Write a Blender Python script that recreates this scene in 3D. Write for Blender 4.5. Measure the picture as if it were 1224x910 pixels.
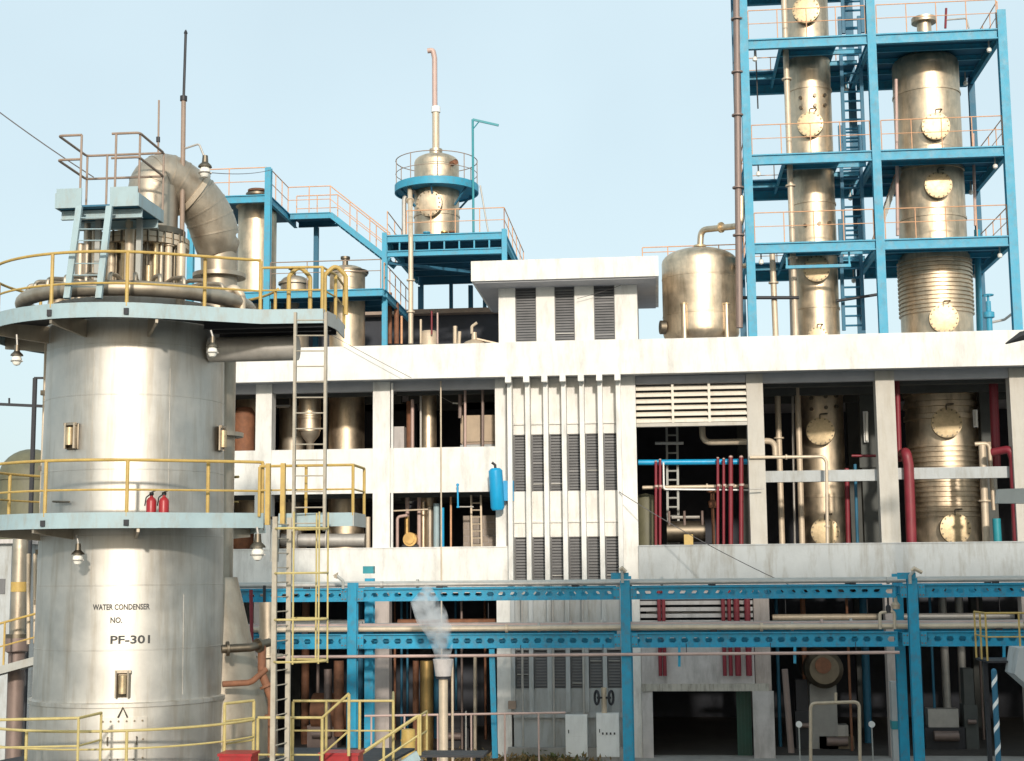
import bpy, math, random
from mathutils import Vector, Matrix, Euler
R = math.radians
random.seed(7)
scene = bpy.context.scene
for o in list(bpy.data.objects): bpy.data.objects.remove(o)
COL = scene.collection
# ------------------------------------------------------------------ camera, sky, sun, exposure
GZ = 0.7                                    # ground level
FPX = 1750.0                                # focal length in pixels of a 1224 px wide frame
cam = bpy.data.cameras.new('camera'); cam_o = bpy.data.objects.new('camera', cam); COL.objects.link(cam_o)
cam.sensor_width = 36; cam.lens = 36 * FPX / 1224; cam.clip_start = .1; cam.clip_end = 5000
YAW, PIT, ROLL = R(5.6), math.atan(225 / FPX), -0.0094
CAMR = Matrix.Rotation(YAW, 3, 'Z') @ Matrix.Rotation(math.pi / 2 + PIT, 3, 'X') @ Matrix.Rotation(ROLL, 3, 'Z')
cam_o.location = (0, 0, 7.6); cam_o.rotation_euler = CAMR.to_euler()
scene.camera = cam_o
SUN_EL, SUN_AZ = R(18), R(10)              # azimuth measured from straight behind the camera, negative = from its left
world = bpy.data.worlds.new('World'); scene.world = world; world.use_nodes = True
wn = world.node_tree; wn.nodes.clear()
sky = wn.nodes.new('ShaderNodeTexSky'); sky.sky_type = 'NISHITA'; sky.sun_disc = False
sky.sun_elevation = SUN_EL; sky.sun_rotation = math.pi - SUN_AZ
sky.air_density = 1.0; sky.dust_density = 3.5; sky.ozone_density = 1.0
hz = wn.nodes.new('ShaderNodeMix'); hz.data_type = 'RGBA'; hz.inputs['Factor'].default_value = .5
cn = wn.nodes.new('ShaderNodeTexNoise'); cn.inputs['Scale'].default_value = 5; cn.inputs['Detail'].default_value = 3
cm = wn.nodes.new('ShaderNodeMapRange'); cm.inputs['To Min'].default_value = .45; cm.inputs['To Max'].default_value = .57
wn.links.new(cn.outputs['Fac'], cm.inputs['Value']); wn.links.new(cm.outputs[0], hz.inputs['Factor'])
hz.inputs['B'].default_value = (12.3, 14.9, 15.6, 1)
bg = wn.nodes.new('ShaderNodeBackground'); bg.inputs['Strength'].default_value = .082
wo = wn.nodes.new('ShaderNodeOutputWorld')
wn.links.new(sky.outputs[0], hz.inputs['A']); wn.links.new(hz.outputs['Result'], bg.inputs[0]); wn.links.new(bg.outputs[0], wo.inputs[0])
sl = bpy.data.lights.new('sun', 'SUN'); sl.energy = 2.9; sl.angle = R(2.5); sl.color = (1, .91, .79)
so = bpy.data.objects.new('sun', sl); COL.objects.link(so)
sdir = Vector((math.sin(SUN_AZ) * math.cos(SUN_EL), -math.cos(SUN_AZ) * math.cos(SUN_EL), math.sin(SUN_EL)))
so.rotation_euler = (-sdir).to_track_quat('-Z', 'Y').to_euler()
scene.view_settings.view_transform = 'Standard'; scene.view_settings.look = 'None'
scene.view_settings.exposure = 0.2; scene.view_settings.gamma = 1
scene.cycles.max_bounces = 8; scene.cycles.volume_bounces = 4

def A(px, py, Y):                           # the point of the plane y = Y that the photograph shows at (px, py)
    d = CAMR @ Vector(((px - 612) / FPX, -(py - 455) / FPX, -1))
    t = Y / d.y
    return Vector((d.x * t, Y, 7.6 + d.z * t))
def ZZ(py, Y, px=600): return A(px, py, Y).z
def XX(px, Y, py=500): return A(px, py, Y).x

# ------------------------------------------------------------------ materials
MATS = {}
def mat(name, col, rough=.6, metal=0., var=.12, scale=1.5, dirt=None, amt=0., dscale=(1.2, 1.2, .25), bump=0., rvar=.08, spec=.5, bscale=12):
    m = bpy.data.materials.new(name); m.use_nodes = True; nt = m.node_tree; N = nt.nodes; L = nt.links
    b = N['Principled BSDF']; tc = N.new('ShaderNodeTexCoord')
    b.inputs['Metallic'].default_value = metal; b.inputs['Specular IOR Level'].default_value = spec
    n1 = N.new('ShaderNodeTexNoise'); n1.inputs['Scale'].default_value = scale; n1.inputs['Detail'].default_value = 6; n1.inputs['Roughness'].default_value = .65
    L.new(tc.outputs['Object'], n1.inputs['Vector'])
    mr = N.new('ShaderNodeMapRange'); mr.inputs['From Min'].default_value = .3; mr.inputs['From Max'].default_value = .7
    mr.inputs['To Min'].default_value = 1 - var; mr.inputs['To Max'].default_value = 1 + var
    L.new(n1.outputs['Fac'], mr.inputs['Value'])
    mx = N.new('ShaderNodeMix'); mx.data_type = 'RGBA'; mx.blend_type = 'MULTIPLY'; mx.inputs['Factor'].default_value = 1
    mx.inputs['A'].default_value = (*col, 1); L.new(mr.outputs[0], mx.inputs['B'])
    out = mx.outputs['Result']
    if dirt:
        mp = N.new('ShaderNodeMapping'); mp.inputs['Scale'].default_value = dscale; L.new(tc.outputs['Object'], mp.inputs['Vector'])
        n2 = N.new('ShaderNodeTexNoise'); n2.inputs['Scale'].default_value = 2.0; n2.inputs['Detail'].default_value = 8; n2.inputs['Roughness'].default_value = .7
        L.new(mp.outputs[0], n2.inputs['Vector'])
        m2 = N.new('ShaderNodeMapRange'); m2.inputs['From Min'].default_value = .48; m2.inputs['From Max'].default_value = .75
        m2.inputs['To Min'].default_value = 0; m2.inputs['To Max'].default_value = amt; L.new(n2.outputs['Fac'], m2.inputs['Value'])
        mz = N.new('ShaderNodeMix'); mz.data_type = 'RGBA'; L.new(m2.outputs[0], mz.inputs['Factor']); L.new(out, mz.inputs['A']); mz.inputs['B'].default_value = (*dirt, 1)
        out = mz.outputs['Result']
    L.new(out, b.inputs['Base Color'])
    r2 = N.new('ShaderNodeMapRange'); r2.inputs['From Min'].default_value = .3; r2.inputs['From Max'].default_value = .7
    r2.inputs['To Min'].default_value = max(.02, rough - rvar); r2.inputs['To Max'].default_value = min(1, rough + rvar)
    L.new(n1.outputs['Fac'], r2.inputs['Value']); L.new(r2.outputs[0], b.inputs['Roughness'])
    if bump:
        nb = N.new('ShaderNodeTexNoise'); nb.inputs['Scale'].default_value = bscale; nb.inputs['Detail'].default_value = 4; L.new(tc.outputs['Object'], nb.inputs['Vector'])
        bp = N.new('ShaderNodeBump'); bp.inputs['Strength'].default_value = bump; bp.inputs['Distance'].default_value = .03
        L.new(nb.outputs['Fac'], bp.inputs['Height']); L.new(bp.outputs[0], b.inputs['Normal'])
    MATS[name] = m
    return m
mat('white_wall', (.75, .735, .70), .8, var=.09, scale=.9, dirt=(.27, .245, .21), amt=.48, dscale=(1.3, 1.3, .3), bump=.14)
mat('old_wall', (.43, .45, .455), .8, var=.1, scale=.9, dirt=(.25, .23, .19), amt=.8, dscale=(1.5, 1.5, .25), bump=.2)
mat('column_paint', (.50, .47, .42), .75, var=.08, scale=1.2, dirt=(.33, .28, .2), amt=.5, dscale=(2, 2, .3), bump=.12)
mat('grey_wall', (.52, .49, .48), .85, var=.14, scale=1.4, dirt=(.16, .14, .12), amt=.6, bump=.2)
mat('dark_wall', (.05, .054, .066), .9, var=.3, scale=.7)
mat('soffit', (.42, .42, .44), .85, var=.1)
mat('roof_felt', (.25, .24, .22), .9, var=.2)
mat('louvre_grey', (.15, .15, .155), .5, var=.15)
mat('window_frame', (.5, .49, .46), .6)
mat('cream_slat', (.70, .65, .56), .6, var=.08, dirt=(.3, .22, .15), amt=.4)
mat('steel', (.66, .54, .40), .48, 1, var=.24, scale=1.6, dirt=(.24, .18, .11), amt=.6, dscale=(1.8, 1.8, .3), bump=.10, rvar=.1, bscale=2.5)
mat('steel_cover', (.58, .46, .29), .5, .7, var=.2, scale=4, dirt=(.26, .18, .1), amt=.5, dscale=(3, 3, 3), bump=.12)
mat('tower_steel', (.60, .58, .54), .55, 1, var=.13, scale=1.1, dirt=(.36, .29, .2), amt=.6, dscale=(1.6, 1.6, .16), bump=.06, rvar=.07, bscale=1.6)
mat('dark_steel', (.20, .17, .13), .5, 1, var=.25, scale=2)
mat('duct_steel', (.44, .385, .31), .5, .75, var=.15, scale=2.2, dirt=(.24, .16, .1), amt=.5, bump=.08, bscale=4)
mat('blue_paint', (.04, .31, .47), .55, var=.08, scale=3, dirt=(.16, .09, .05), amt=.4, dscale=(2.2, 2.2, 1.6), bump=.05)
mat('rack_blue', (.008, .28, .46), .5, var=.1, scale=3, dirt=(.12, .08, .06), amt=.55, dscale=(3, 3, 2), bump=.05)
mat('ladder_tan', (.40, .36, .29), .6, var=.15, scale=4, dirt=(.22, .15, .09), amt=.5, dscale=(3, 3, 2))
mat('shade_dim_wall', (.085, .09, .085), .85, var=.2)  # wall grey lowered so sunlit pillars and beams read as indoor shade
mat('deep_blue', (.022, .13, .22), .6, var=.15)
mat('bright_blue', (.01, .33, .62), .35, var=.08, dirt=(.05, .1, .15), amt=.3)
mat('pale_blue', (.33, .44, .475), .55, var=.1, dirt=(.3, .24, .17), amt=.5, dscale=(2.4, 2.4, .8))
mat('pale_grey', (.40, .41, .39), .55, var=.1, dirt=(.3, .25, .18), amt=.4)
mat('yellow_rail', (.50, .345, .10), .5, var=.14, scale=4, dirt=(.3, .16, .06), amt=.5, dscale=(3, 3, 2))
mat('pale_yellow', (.50, .41, .17), .5, var=.12, scale=4, dirt=(.36, .24, .1), amt=.45, dscale=(3, 3, 2))
mat('orange_rail', (.66, .36, .20), .5, var=.12, scale=4)
mat('brown_rail', (.30, .22, .17), .55, var=.15, scale=4)
mat('maroon', (.20, .016, .028), .5, var=.18, scale=2, dirt=(.24, .09, .07), amt=.45)
mat('cream_pipe', (.60, .50, .38), .5, .25, var=.12, scale=2.5, dirt=(.3, .2, .12), amt=.4)
mat('grey_pipe', (.45, .43, .40), .5, .35, var=.12, scale=2.5, dirt=(.22, .17, .13), amt=.4)
mat('stained_lintel', (.46, .43, .38), .85, var=.15, dirt=(.10, .085, .06), amt=.9, dscale=(4.5, 4.5, .5), bump=.25)
mat('brown_pipe', (.24, .18, .16), .55, .3, var=.15, scale=2)
mat('pink_pipe', (.50, .36, .32), .55, .1, var=.12, scale=2)
mat('rust', (.22, .095, .05), .75, var=.3, scale=4, dirt=(.12, .05, .03), amt=.5)
mat('tan_panel', (.46, .36, .26), .7, var=.15, dirt=(.25, .18, .12), amt=.4)
mat('block_wall', (.30, .25, .21), .85, var=.2, scale=3)
mat('red_paint', (.36, .02, .025), .4, var=.15, dirt=(.15, .04, .03), amt=.5, dscale=(4, 4, 3))
mat('black', (.015, .015, .017), .5, var=.2)
mat('dark_iron', (.035, .036, .042), .55, .3, var=.2)
mat('shaded_low_column', (.42, .36, .33), .85, var=.12, dirt=(.2, .17, .14), amt=.6, dscale=(2, 2, .4), bump=.15)  # dirty pinkish beige, darkened to stand in for shade on the lower columns
mat('white_box', (.84, .85, .84), .5, var=.05, dirt=(.4, .38, .34), amt=.4)
mat('olive', (.13, .125, .075), .6, var=.2, dirt=(.05, .05, .035), amt=.5)
mat('green_door', (.012, .07, .05), .5, var=.2)
mat('teal', (.02, .25, .30), .5)
mat('glass_lamp', (.85, .83, .76), .12, 0, var=.02)
mat('stencil', (.07, .07, .07), .8, var=.3, scale=9)
mat('brass', (.55, .36, .14), .4, .8, var=.2)
mat('wire', (.12, .11, .11), .6)
mat('ground', (.17, .155, .13), .95, var=.3, scale=.35, dirt=(.08, .07, .05), amt=.6, dscale=(.3, .3, .3), bump=.4, bscale=3)
mat('shade_dark_floor', (.07, .062, .055), .9, var=.3, scale=.6, dirt=(.03, .028, .025), amt=.6, bump=.2)  # floor colour darkened to stand in for shade inside the ground floor
mat('concrete', (.33, .32, .30), .9, var=.15, scale=.8, dirt=(.15, .13, .11), amt=.5, bump=.2)
mat('leaf', (.10, .115, .035), .7, var=.4, scale=6)
mat('dry_leaf', (.22, .15, .06), .8, var=.4, scale=6)
mat('far_leaf', (.06, .09, .05), .8, var=.4, scale=3)

# ------------------------------------------------------------------ shape primitives: each returns (verts, faces)
def box(x0, x1, y0, y1, z0, z1):
    v = [(x, y, z) for x in (x0, x1) for y in (y0, y1) for z in (z0, z1)]
    return [Vector(p) for p in v], [(0, 1, 3, 2), (4, 6, 7, 5), (0, 4, 5, 1), (2, 3, 7, 6), (0, 2, 6, 4), (1, 5, 7, 3)]
def join(*ps):
    V, F = [], []
    for v, f in ps:
        k = len(V); V += v; F += [tuple(i + k for i in q) for q in f]
    return V, F
def frame_of(d):
    d = d.normalized(); up = Vector((0, 0, 1)) if abs(d.z) < .95 else Vector((0, 1, 0))
    s = d.cross(up).normalized(); return s, s.cross(d).normalized()
def extrude(prof, p, q, s=None, u=None):      # prof: 2D outline, swept from p to q
    p, q = Vector(p), Vector(q)
    if s is None: s, u = frame_of(q - p)
    n = len(prof); V = [p + s * a + u * b for a, b in prof] + [q + s * a + u * b for a, b in prof]
    F = [(i, (i + 1) % n, n + (i + 1) % n, n + i) for i in range(n)] + [tuple(range(n))[::-1], tuple(range(n, 2 * n))]
    return V, F
def beam(p, q, w, h): return extrude([(-w / 2, -h / 2), (w / 2, -h / 2), (w / 2, h / 2), (-w / 2, h / 2)], p, q)
def ibeam(p, q, w, h, t=.03):
    a, b = w / 2, h / 2; c = t / 2
    return extrude([(-a, -b), (a, -b), (a, -b + t), (c, -b + t), (c, b - t), (a, b - t), (a, b), (-a, b), (-a, b - t), (-c, b - t), (-c, -b + t), (-a, -b + t)], p, q)
def hpost(x, y, z0, z1, w, d, t=.03):
    a, b = w / 2, d / 2; c = t / 2        # flanges face the camera
    pr = [(-a, -b), (a, -b), (a, -b + t), (c, -b + t), (c, b - t), (a, b - t), (a, b), (-a, b), (-a, b - t), (-c, b - t), (-c, -b + t), (-a, -b + t)]
    return extrude(pr, (x, y, z0), (x, y, z1), Vector((1, 0, 0)), Vector((0, 1, 0)))
def tube(path, r, n=10, bend=0., caps=True, closed=False, seg=6):
    P = [Vector(p) for p in path]
    if bend and len(P) > 2:
        Q = [P[0]]
        for i in range(1, len(P) - 1):
            a, b, c = P[i - 1], P[i], P[i + 1]; d0 = (a - b).normalized(); d1 = (c - b).normalized()
            ang = d0.angle(d1)
            if ang > math.pi - .05: Q.append(b); continue
            t = min(bend / math.tan(ang / 2), (a - b).length * .48, (c - b).length * .48)
            s, e = b + d0 * t, b + d1 * t
            for k in range(seg + 1):
                w = k / seg; Q.append(s * (1 - w) ** 2 + b * 2 * w * (1 - w) + e * w * w)
        Q.append(P[-1]); P = Q
    m = len(P); V, F = [], []
    rr = r if isinstance(r, (list, tuple)) else [r] * m
    up = None
    for i in range(m):
        if closed: d = (P[(i + 1) % m] - P[i - 1]).normalized()
        else: d = ((P[min(i + 1, m - 1)] - P[i]).normalized() + (P[i] - P[max(i - 1, 0)]).normalized()).normalized()
        if up is None: s, u = frame_of(d)
        else:
            s = d.cross(up).normalized(); u = s.cross(d).normalized()
        up = u
        for k in range(n):
            a = 2 * math.pi * k / n; V.append(P[i] + (s * math.cos(a) + u * math.sin(a)) * rr[i])
    for i in range(m if closed else m - 1):
        j = (i + 1) % m
        for k in range(n):
            F.append((i * n + k, i * n + (k + 1) % n, j * n + (k + 1) % n, j * n + k))
    if caps and not closed:
        F.append(tuple(range(n))[::-1]); F.append(tuple(range((m - 1) * n, m * n)))
    return V, F
def cyl(p, q, r, n=14): return tube([p, q], r, n)
def lathe(cx, cy, prof, n=40, z0=0., a0=0., a1=360.):
    full = abs(a1 - a0) >= 359.9; m = n if full else n + 1
    V, F = [], []
    for r, z in prof:
        for k in range(m):
            a = R(a0 + (a1 - a0) * k / n); V.append(Vector((cx + r * math.cos(a), cy + r * math.sin(a), z0 + z)))
    for i in range(len(prof) - 1):
        for k in range(n):
            j = (k + 1) % m; F.append((i * m + k, i * m + j, (i + 1) * m + j, (i + 1) * m + k))
    return V, F
def ring(cx, cy, r0, r1, z0, z1, n=48, a0=0., a1=360.):
    V, F = lathe(cx, cy, [(r0, z0), (r1, z0), (r1, z1), (r0, z1), (r0, z0)], n, 0, a0, a1)
    if abs(a1 - a0) < 359.9:
        m = n + 1; F += [(0, m, 2 * m, 3 * m), (n, 3 * m + n, 2 * m + n, m + n)]
    return V, F
def arc(cx, cy, z, r, a0, a1, n=24): return [Vector((cx + r * math.cos(R(a0 + (a1 - a0) * k / n)), cy + r * math.sin(R(a0 + (a1 - a0) * k / n)), z)) for k in range(n + 1)]
def slab(pts, z0, z1):                     # a polygon in plan given thickness
    n = len(pts); V = [Vector((x, y, z0)) for x, y in pts] + [Vector((x, y, z1)) for x, y in pts]
    return V, [(i, (i + 1) % n, n + (i + 1) % n, n + i) for i in range(n)] + [tuple(range(n))[::-1], tuple(range(n, 2 * n))]

# ------------------------------------------------------------------ objects
WO = {}
def origin(o):
    return WO.get(o.name, Vector((0, 0, 0))) if o else Vector((0, 0, 0))
def obj(name, prim, m, parent=None, kind=None, label=None, ang=38, base=None):
    V, F = prim
    if parent is not None: og = origin(parent)
    elif base is not None: og = Vector(base)
    else:
        og = Vector(((min(v.x for v in V) + max(v.x for v in V)) / 2, (min(v.y for v in V) + max(v.y for v in V)) / 2, min(v.z for v in V)))
    me = bpy.data.meshes.new(name); me.from_pydata([tuple(v - og) for v in V], [], F)
    me.materials.append(MATS[m]); me.validate()
    me.polygons.foreach_set('use_smooth', [True] * len(me.polygons)); me.set_sharp_from_angle(angle=R(ang))
    import bmesh
    bm = bmesh.new(); bm.from_mesh(me); bmesh.ops.recalc_face_normals(bm, faces=bm.faces); bm.to_mesh(me); bm.free()
    me.set_sharp_from_angle(angle=R(ang))
    o = bpy.data.objects.new(name, me); COL.objects.link(o); WO[o.name] = og.copy()
    if parent is not None: o.parent = parent
    else: o.location = og
    if kind: o['kind'] = kind
    if label: o['label'] = label
    return o
def thing(name, label, cat, loc, group=None):
    o = bpy.data.objects.new(name, None); COL.objects.link(o); o.location = loc; WO[o.name] = Vector(loc)
    o.empty_display_size = .3
    o['label'] = label; o['category'] = cat
    if group: o['group'] = group
    return o
def one(name, label, cat, prim, m, group=None, ang=38):      # a thing that is one mesh
    o = obj(name, prim, m, ang=ang); o['label'] = label; o['category'] = cat
    if group: o['group'] = group
    return o
def rep(src, delta):                        # a copy of a part, sharing its mesh
    c = src.copy(); COL.objects.link(c); c.location = src.location + Vector(delta); WO[c.name] = origin(src) + Vector(delta)
    return c
def railing(parent, pts, h, m, r=.024, mids=(.5,), step=1.5, posts=None, closed=False, pr=None):
    P = [Vector(p) for p in pts]; up = Vector((0, 0, 1))
    obj('handrail', tube([p + up * h for p in P], r, 8, closed=closed), m, parent)
    for f in mids: obj('mid_rail', tube([p + up * h * f for p in P], r * .75, 6, closed=closed), m, parent)
    Q = []
    if posts is None:
        ring_ = P + ([P[0]] if closed else [])
        acc = 0.; Q.append(P[0])
        for a, b in zip(ring_, ring_[1:]):
            L_ = (b - a).length
            if len(ring_) < 9:
                k = max(1, round(L_ / step))
                Q += [a + (b - a) * (i + 1) / k for i in range(k)]
            else:
                acc += L_
                if acc >= step: Q.append(b); acc = 0.
        if closed: Q = Q[:-1]
    else: Q = [Vector(p) for p in posts]
    first = None
    for q in Q:
        if first is None:
            first = obj('rail_post', cyl(q, q + up * (h - r * .5), pr or r * .95, 8), m, parent); q0 = q
        else: rep(first, q - q0)
def ladder(parent, p, q, side, m, w=.5, gap=.3, sr=.035, rr=.016, box_=True):
    p, q = Vector(p), Vector(q); s = Vector(side).normalized() * w / 2
    for k in (-1, 1):
        obj('ladder_stringer', beam(p + s * k, q + s * k, sr * 2, sr * 2) if box_ else cyl(p + s * k, q + s * k, sr, 8), m, parent)
    L_ = (q - p).length; n = int(L_ / gap); d = (q - p).normalized(); f = None
    for i in range(1, n + 1):
        c = p + d * (gap * (i - .5))
        if f is None: f = obj('rung', cyl(c - s, c + s, rr, 6), m, parent); c0 = c
        else: rep(f, c - c0)
def flange(parent, p, d, r, m='steel_cover', t=.05, name='flange'):
    p = Vector(p); d = Vector(d).normalized(); return obj(name, cyl(p - d * t / 2, p + d * t / 2, r, 16), m, parent)
def manhole(parent, cx, cy, rad, z, ang, rm, m='steel_cover', davit=True):
    d = Vector((math.cos(R(ang)), math.sin(R(ang)), 0)); c = Vector((cx, cy, z)) + d * rad
    obj('manhole_neck', cyl(c - d * .25, c + d * .08, rm * .82, 24), 'steel', parent); obj('neck_flange', cyl(c + d * .085, c + d * .155, rm * 1.0, 28), 'dark_steel', parent)
    s, u = frame_of(d)
    prof = [(rm, 0), (rm, .06), (rm * .97, .065), (rm * .97, .07), (rm, .075), (rm, .14), (rm * .9, .15), (rm * .3, .17), (.001, .172)]
    V, F = lathe(0, 0, prof, 28); b = c + d * .16
    cov = obj('manhole_cover', ([b + s * v.x + u * v.y + d * v.z for v in V], F), m, parent)
    bl = [cyl(b + (s * math.cos(k * math.pi / 8) + u * math.sin(k * math.pi / 8)) * rm * .9 + d * .1, b + (s * math.cos(k * math.pi / 8) + u * math.sin(k * math.pi / 8)) * rm * .9 + d * .19, .034, 6) for k in range(16)]
    obj('cover_bolts', join(*bl), 'dark_steel', cov, kind='stuff')
    if davit:
        e = b + d * .1 + u * (rm * 1.25)
        obj('davit_arm', tube([c + u * rm * 1.3 - d * .05 - s * rm * .5, e - s * rm * .5, e + s * 0, b + d * .14 + u * rm * .95], .03, 8, bend=.1), 'dark_steel', parent)
def lamp(px, py, Y, label, arm=None, k=1.0):
    p = A(px, py, Y); t = thing('bulkhead_lamp', label, 'lamp', p, 'well glass lamps on the plant'); s = .11 * k
    obj('lamp_cap', lathe(p.x, p.y, [(.001, 3.0 * s), (.5 * s, 3.0 * s), (.6 * s, 1.7 * s), (1.2 * s, 1.1 * s), (1.3 * s, .8 * s), (.2 * s, .8 * s)], 14, p.z), 'dark_steel', t)
    obj('glass_globe', lathe(p.x, p.y, [(.75 * s, .8 * s), (1.0 * s, .2 * s), (.95 * s, -.5 * s), (.6 * s, -1.1 * s), (.001, -1.3 * s)], 14, p.z), 'glass_lamp', t)
    obj('guard_ring', tube(arc(p.x, p.y, p.z - .3 * s, 1.12 * s, 0, 345, 14), .13 * s, 6, closed=False), 'grey_pipe', t)
    top = p + Vector((0, 0, 3 * s))
    obj('hanger', tube([top] + [A(*a) for a in arm], .022 * k, 8, bend=.08) if arm else cyl(top, top + Vector((0, 0, .25 * k)), .025 * k), 'grey_pipe', t)
    return t
def pipe(px_pts, r, m, label, name='pipe', bend=.25, group=None, flanges=(), n=12):
    P = [A(*p) for p in px_pts]
    if not flanges: return one(name, label, 'pipe', tube(P, r, n, bend=bend), m, group)
    t = thing(name, label, 'pipe', P[0], group); obj('pipe_run', tube(P, r, n, bend=bend), m, t)
    for i, f in flanges:
        c = P[i].lerp(P[i + 1], f); flange(t, c, P[i + 1] - P[i], r * 1.7, m, .06)
    return t

# ================================================================== SETTING
g = obj('ground', ([Vector(p) for p in ((-900, -900, GZ), (900, -900, GZ), (900, 1800, GZ), (-900, 1800, GZ))], [(0, 1, 2, 3)]), 'ground', base=(0, 0, 0)); g['kind'] = 'structure'
g = obj('concrete_apron', box(-30, 30, 20, 72, GZ - .3, GZ + .02), 'concrete', base=(0, 40, 0)); g['kind'] = 'structure'
g = obj('shop_floor', box(-17.3, 22.5, 55.7, 69.6, GZ + .021, GZ + .03), 'shade_dark_floor', base=(0, 60, 0)); g['kind'] = 'structure'

# ================================================================== THE WHITE BUILDING
F0 = 55.0
BL, BR, BB = -17.6, 23.0, 66.0
bld = thing('process_building', 'long white open fronted plant building with deep roof parapet and finned stair bay', 'building', (0, 60, GZ))
ZP0, ZP1 = 14.73, 16.02
obj('parapet', box(BL, BR, 54.0, 54.22, ZP0, ZP1), 'white_wall', bld)
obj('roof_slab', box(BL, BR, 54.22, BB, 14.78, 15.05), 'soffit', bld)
obj('parapet', box(BL, BL + .2, 54.22, BB, 15.05, ZP1), 'white_wall', bld)
CX = [(-17.5, -16.9, 'column_paint'), (-15.35, -14.72, 'white_wall'), (-10.76, -10.1, 'white_wall'), (3.42, 4.03, 'column_paint'), (8.16, 8.85, 'column_paint'), (13.0, 13.75, 'column_paint'), (18.2, 18.9, 'column_paint'), (22.3, 22.9, 'column_paint')]
for a, b, m in CX: obj('column', box(a, b, F0, F0 + .6, 7.05, 14.77), m, bld); obj('column', box(a + .02, b - .02, F0 + .02, F0 + .6, GZ, 7.047), 'shaded_low_column', bld)
obj('column', box(-6.05, -5.52, F0 - .02, F0 + .6, GZ, 14.77), 'white_wall', bld)
# rear columns
for a in (-16.5, -10.6, -5.8, 3.6, 8.4, 13.3, 18.5): obj('column', box(a, a + .5, BB - .8, BB - .3, GZ, 14.77), 'shade_dim_wall', bld)
# edge beam below the parapet, between columns
XB = [(-16.9, -15.35), (-14.72, -10.76), (-10.1, -6.05), (4.03, 8.16), (8.85, 13.0), (13.75, 18.2), (18.9, 22.3)]
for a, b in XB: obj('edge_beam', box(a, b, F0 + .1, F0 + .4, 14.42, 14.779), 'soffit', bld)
# spandrel walls (left part two storeys, right part one)
for a, b in ((-16.9, -15.35), (-14.72, -10.76), (-10.1, -6.05)):
    obj('spandrel_wall', box(a, b, F0 + .05, F0 + .25, 10.50, 12.21), 'white_wall', bld)
    obj('floor_slab', box(a, b, F0 + .25, BB - .3, 10.72, 10.95), 'grey_wall', bld)
obj('spandrel_wall', box(BL, -5.46, F0 - .15, F0 - .003, 7.05, 8.40), 'white_wall', bld)
obj('spandrel_wall', box(-.72, BR, F0 - .18, F0 - .003, 7.13, 8.38), 'old_wall', bld)
obj('coping', box(-.72, BR, F0 - .21, F0 - .003, 8.38, 8.42), 'old_wall', bld)
obj('coping', box(BL, -5.46, F0 - .18, F0 - .003, 8.40, 8.44), 'white_wall', bld)
obj('floor_slab', box(BL + .02, BR - .02, F0 + .61, BB - .3, 7.08, 7.3), 'grey_wall', bld)
obj('floor_beam', box(BL, -5.46, F0 - .1, F0 - .004, 6.72, 7.046), 'grey_wall', bld)
obj('floor_beam', box(-.72, BR, F0 - .1, F0 - .004, 6.78, 7.126), 'grey_wall', bld)
# back and end walls
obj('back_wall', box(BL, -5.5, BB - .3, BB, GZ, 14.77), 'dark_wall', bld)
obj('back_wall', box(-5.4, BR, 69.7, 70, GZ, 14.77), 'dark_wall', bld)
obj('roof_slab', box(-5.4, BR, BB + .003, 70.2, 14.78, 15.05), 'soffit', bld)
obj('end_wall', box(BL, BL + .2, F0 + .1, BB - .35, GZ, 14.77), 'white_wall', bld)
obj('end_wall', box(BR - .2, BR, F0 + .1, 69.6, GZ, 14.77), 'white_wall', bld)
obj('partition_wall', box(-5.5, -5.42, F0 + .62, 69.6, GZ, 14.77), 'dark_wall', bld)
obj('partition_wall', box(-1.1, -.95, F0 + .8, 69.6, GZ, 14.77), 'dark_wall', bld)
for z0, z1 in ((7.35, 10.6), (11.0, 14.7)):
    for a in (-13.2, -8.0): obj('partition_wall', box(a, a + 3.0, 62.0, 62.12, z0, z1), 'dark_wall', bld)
for a, b in ((-16.9, -10.4), (-10.1, -5.6), (-.9, 22.7)):
    for k in range(3):
        if a < -2: obj('ceiling_beam', box(a, b, 56.6 + k * 2.6, 56.9 + k * 2.6, 10.4, 10.717), 'shade_dim_wall', bld)
        obj('ceiling_beam', box(a, b, 56.4 + k * 2.8, 56.7 + k * 2.8, 14.4, 14.777), 'shade_dim_wall', bld)
        obj('ceiling_beam', box(a, b, 56.4 + k * 2.8, 56.7 + k * 2.8, 6.7, 7.077), 'shade_dim_wall', bld)
# ---- finned stair bay
SX0, SX1 = -5.44, -1.36
WZ = [(10.48, 12.63), (7.12, 8.77), (3.2, 4.6)]
zcuts = [GZ, 3.2, 4.6, 7.12, 8.77, 10.48, 12.63, 14.77]
pitch = (SX1 - SX0) / 6
for z0, z1 in ((GZ, 3.2), (4.6, 7.12), (8.77, 10.48), (12.63, 14.77)):
    obj('stair_wall', box(SX0, SX1, F0 + .02, F0 + .25, z0, z1), 'white_wall' if z0 > 4.7 else 'old_wall', bld)
obj('ledge', box(SX0, SX1, F0 - .05, F0 + .019, 13.0, 13.06), 'white_wall', bld)
obj('ledge', box(SX0, SX1, F0 - .05, F0 + .019, 9.30, 9.36), 'white_wall', bld)
obj('ledge', box(SX0, SX1, F0 - .12, F0 + .019, 2.15, 2.35), 'old_wall', bld)
for i in range(7):
    x = SX0 + pitch * i
    obj('fin', box(x - .085, x + .085, F0 - .62, F0 + .26, 7.0, 14.735), 'white_wall', bld)
    obj('fin_cap', box(x - .11, x + .11, 53.93, 54.3, 14.50, 14.727), 'white_wall', bld)
    obj('pier', box(x - .08, x + .08, F0 - .2, F0 + .24, 2.36, 6.997), 'old_wall', bld)
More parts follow.
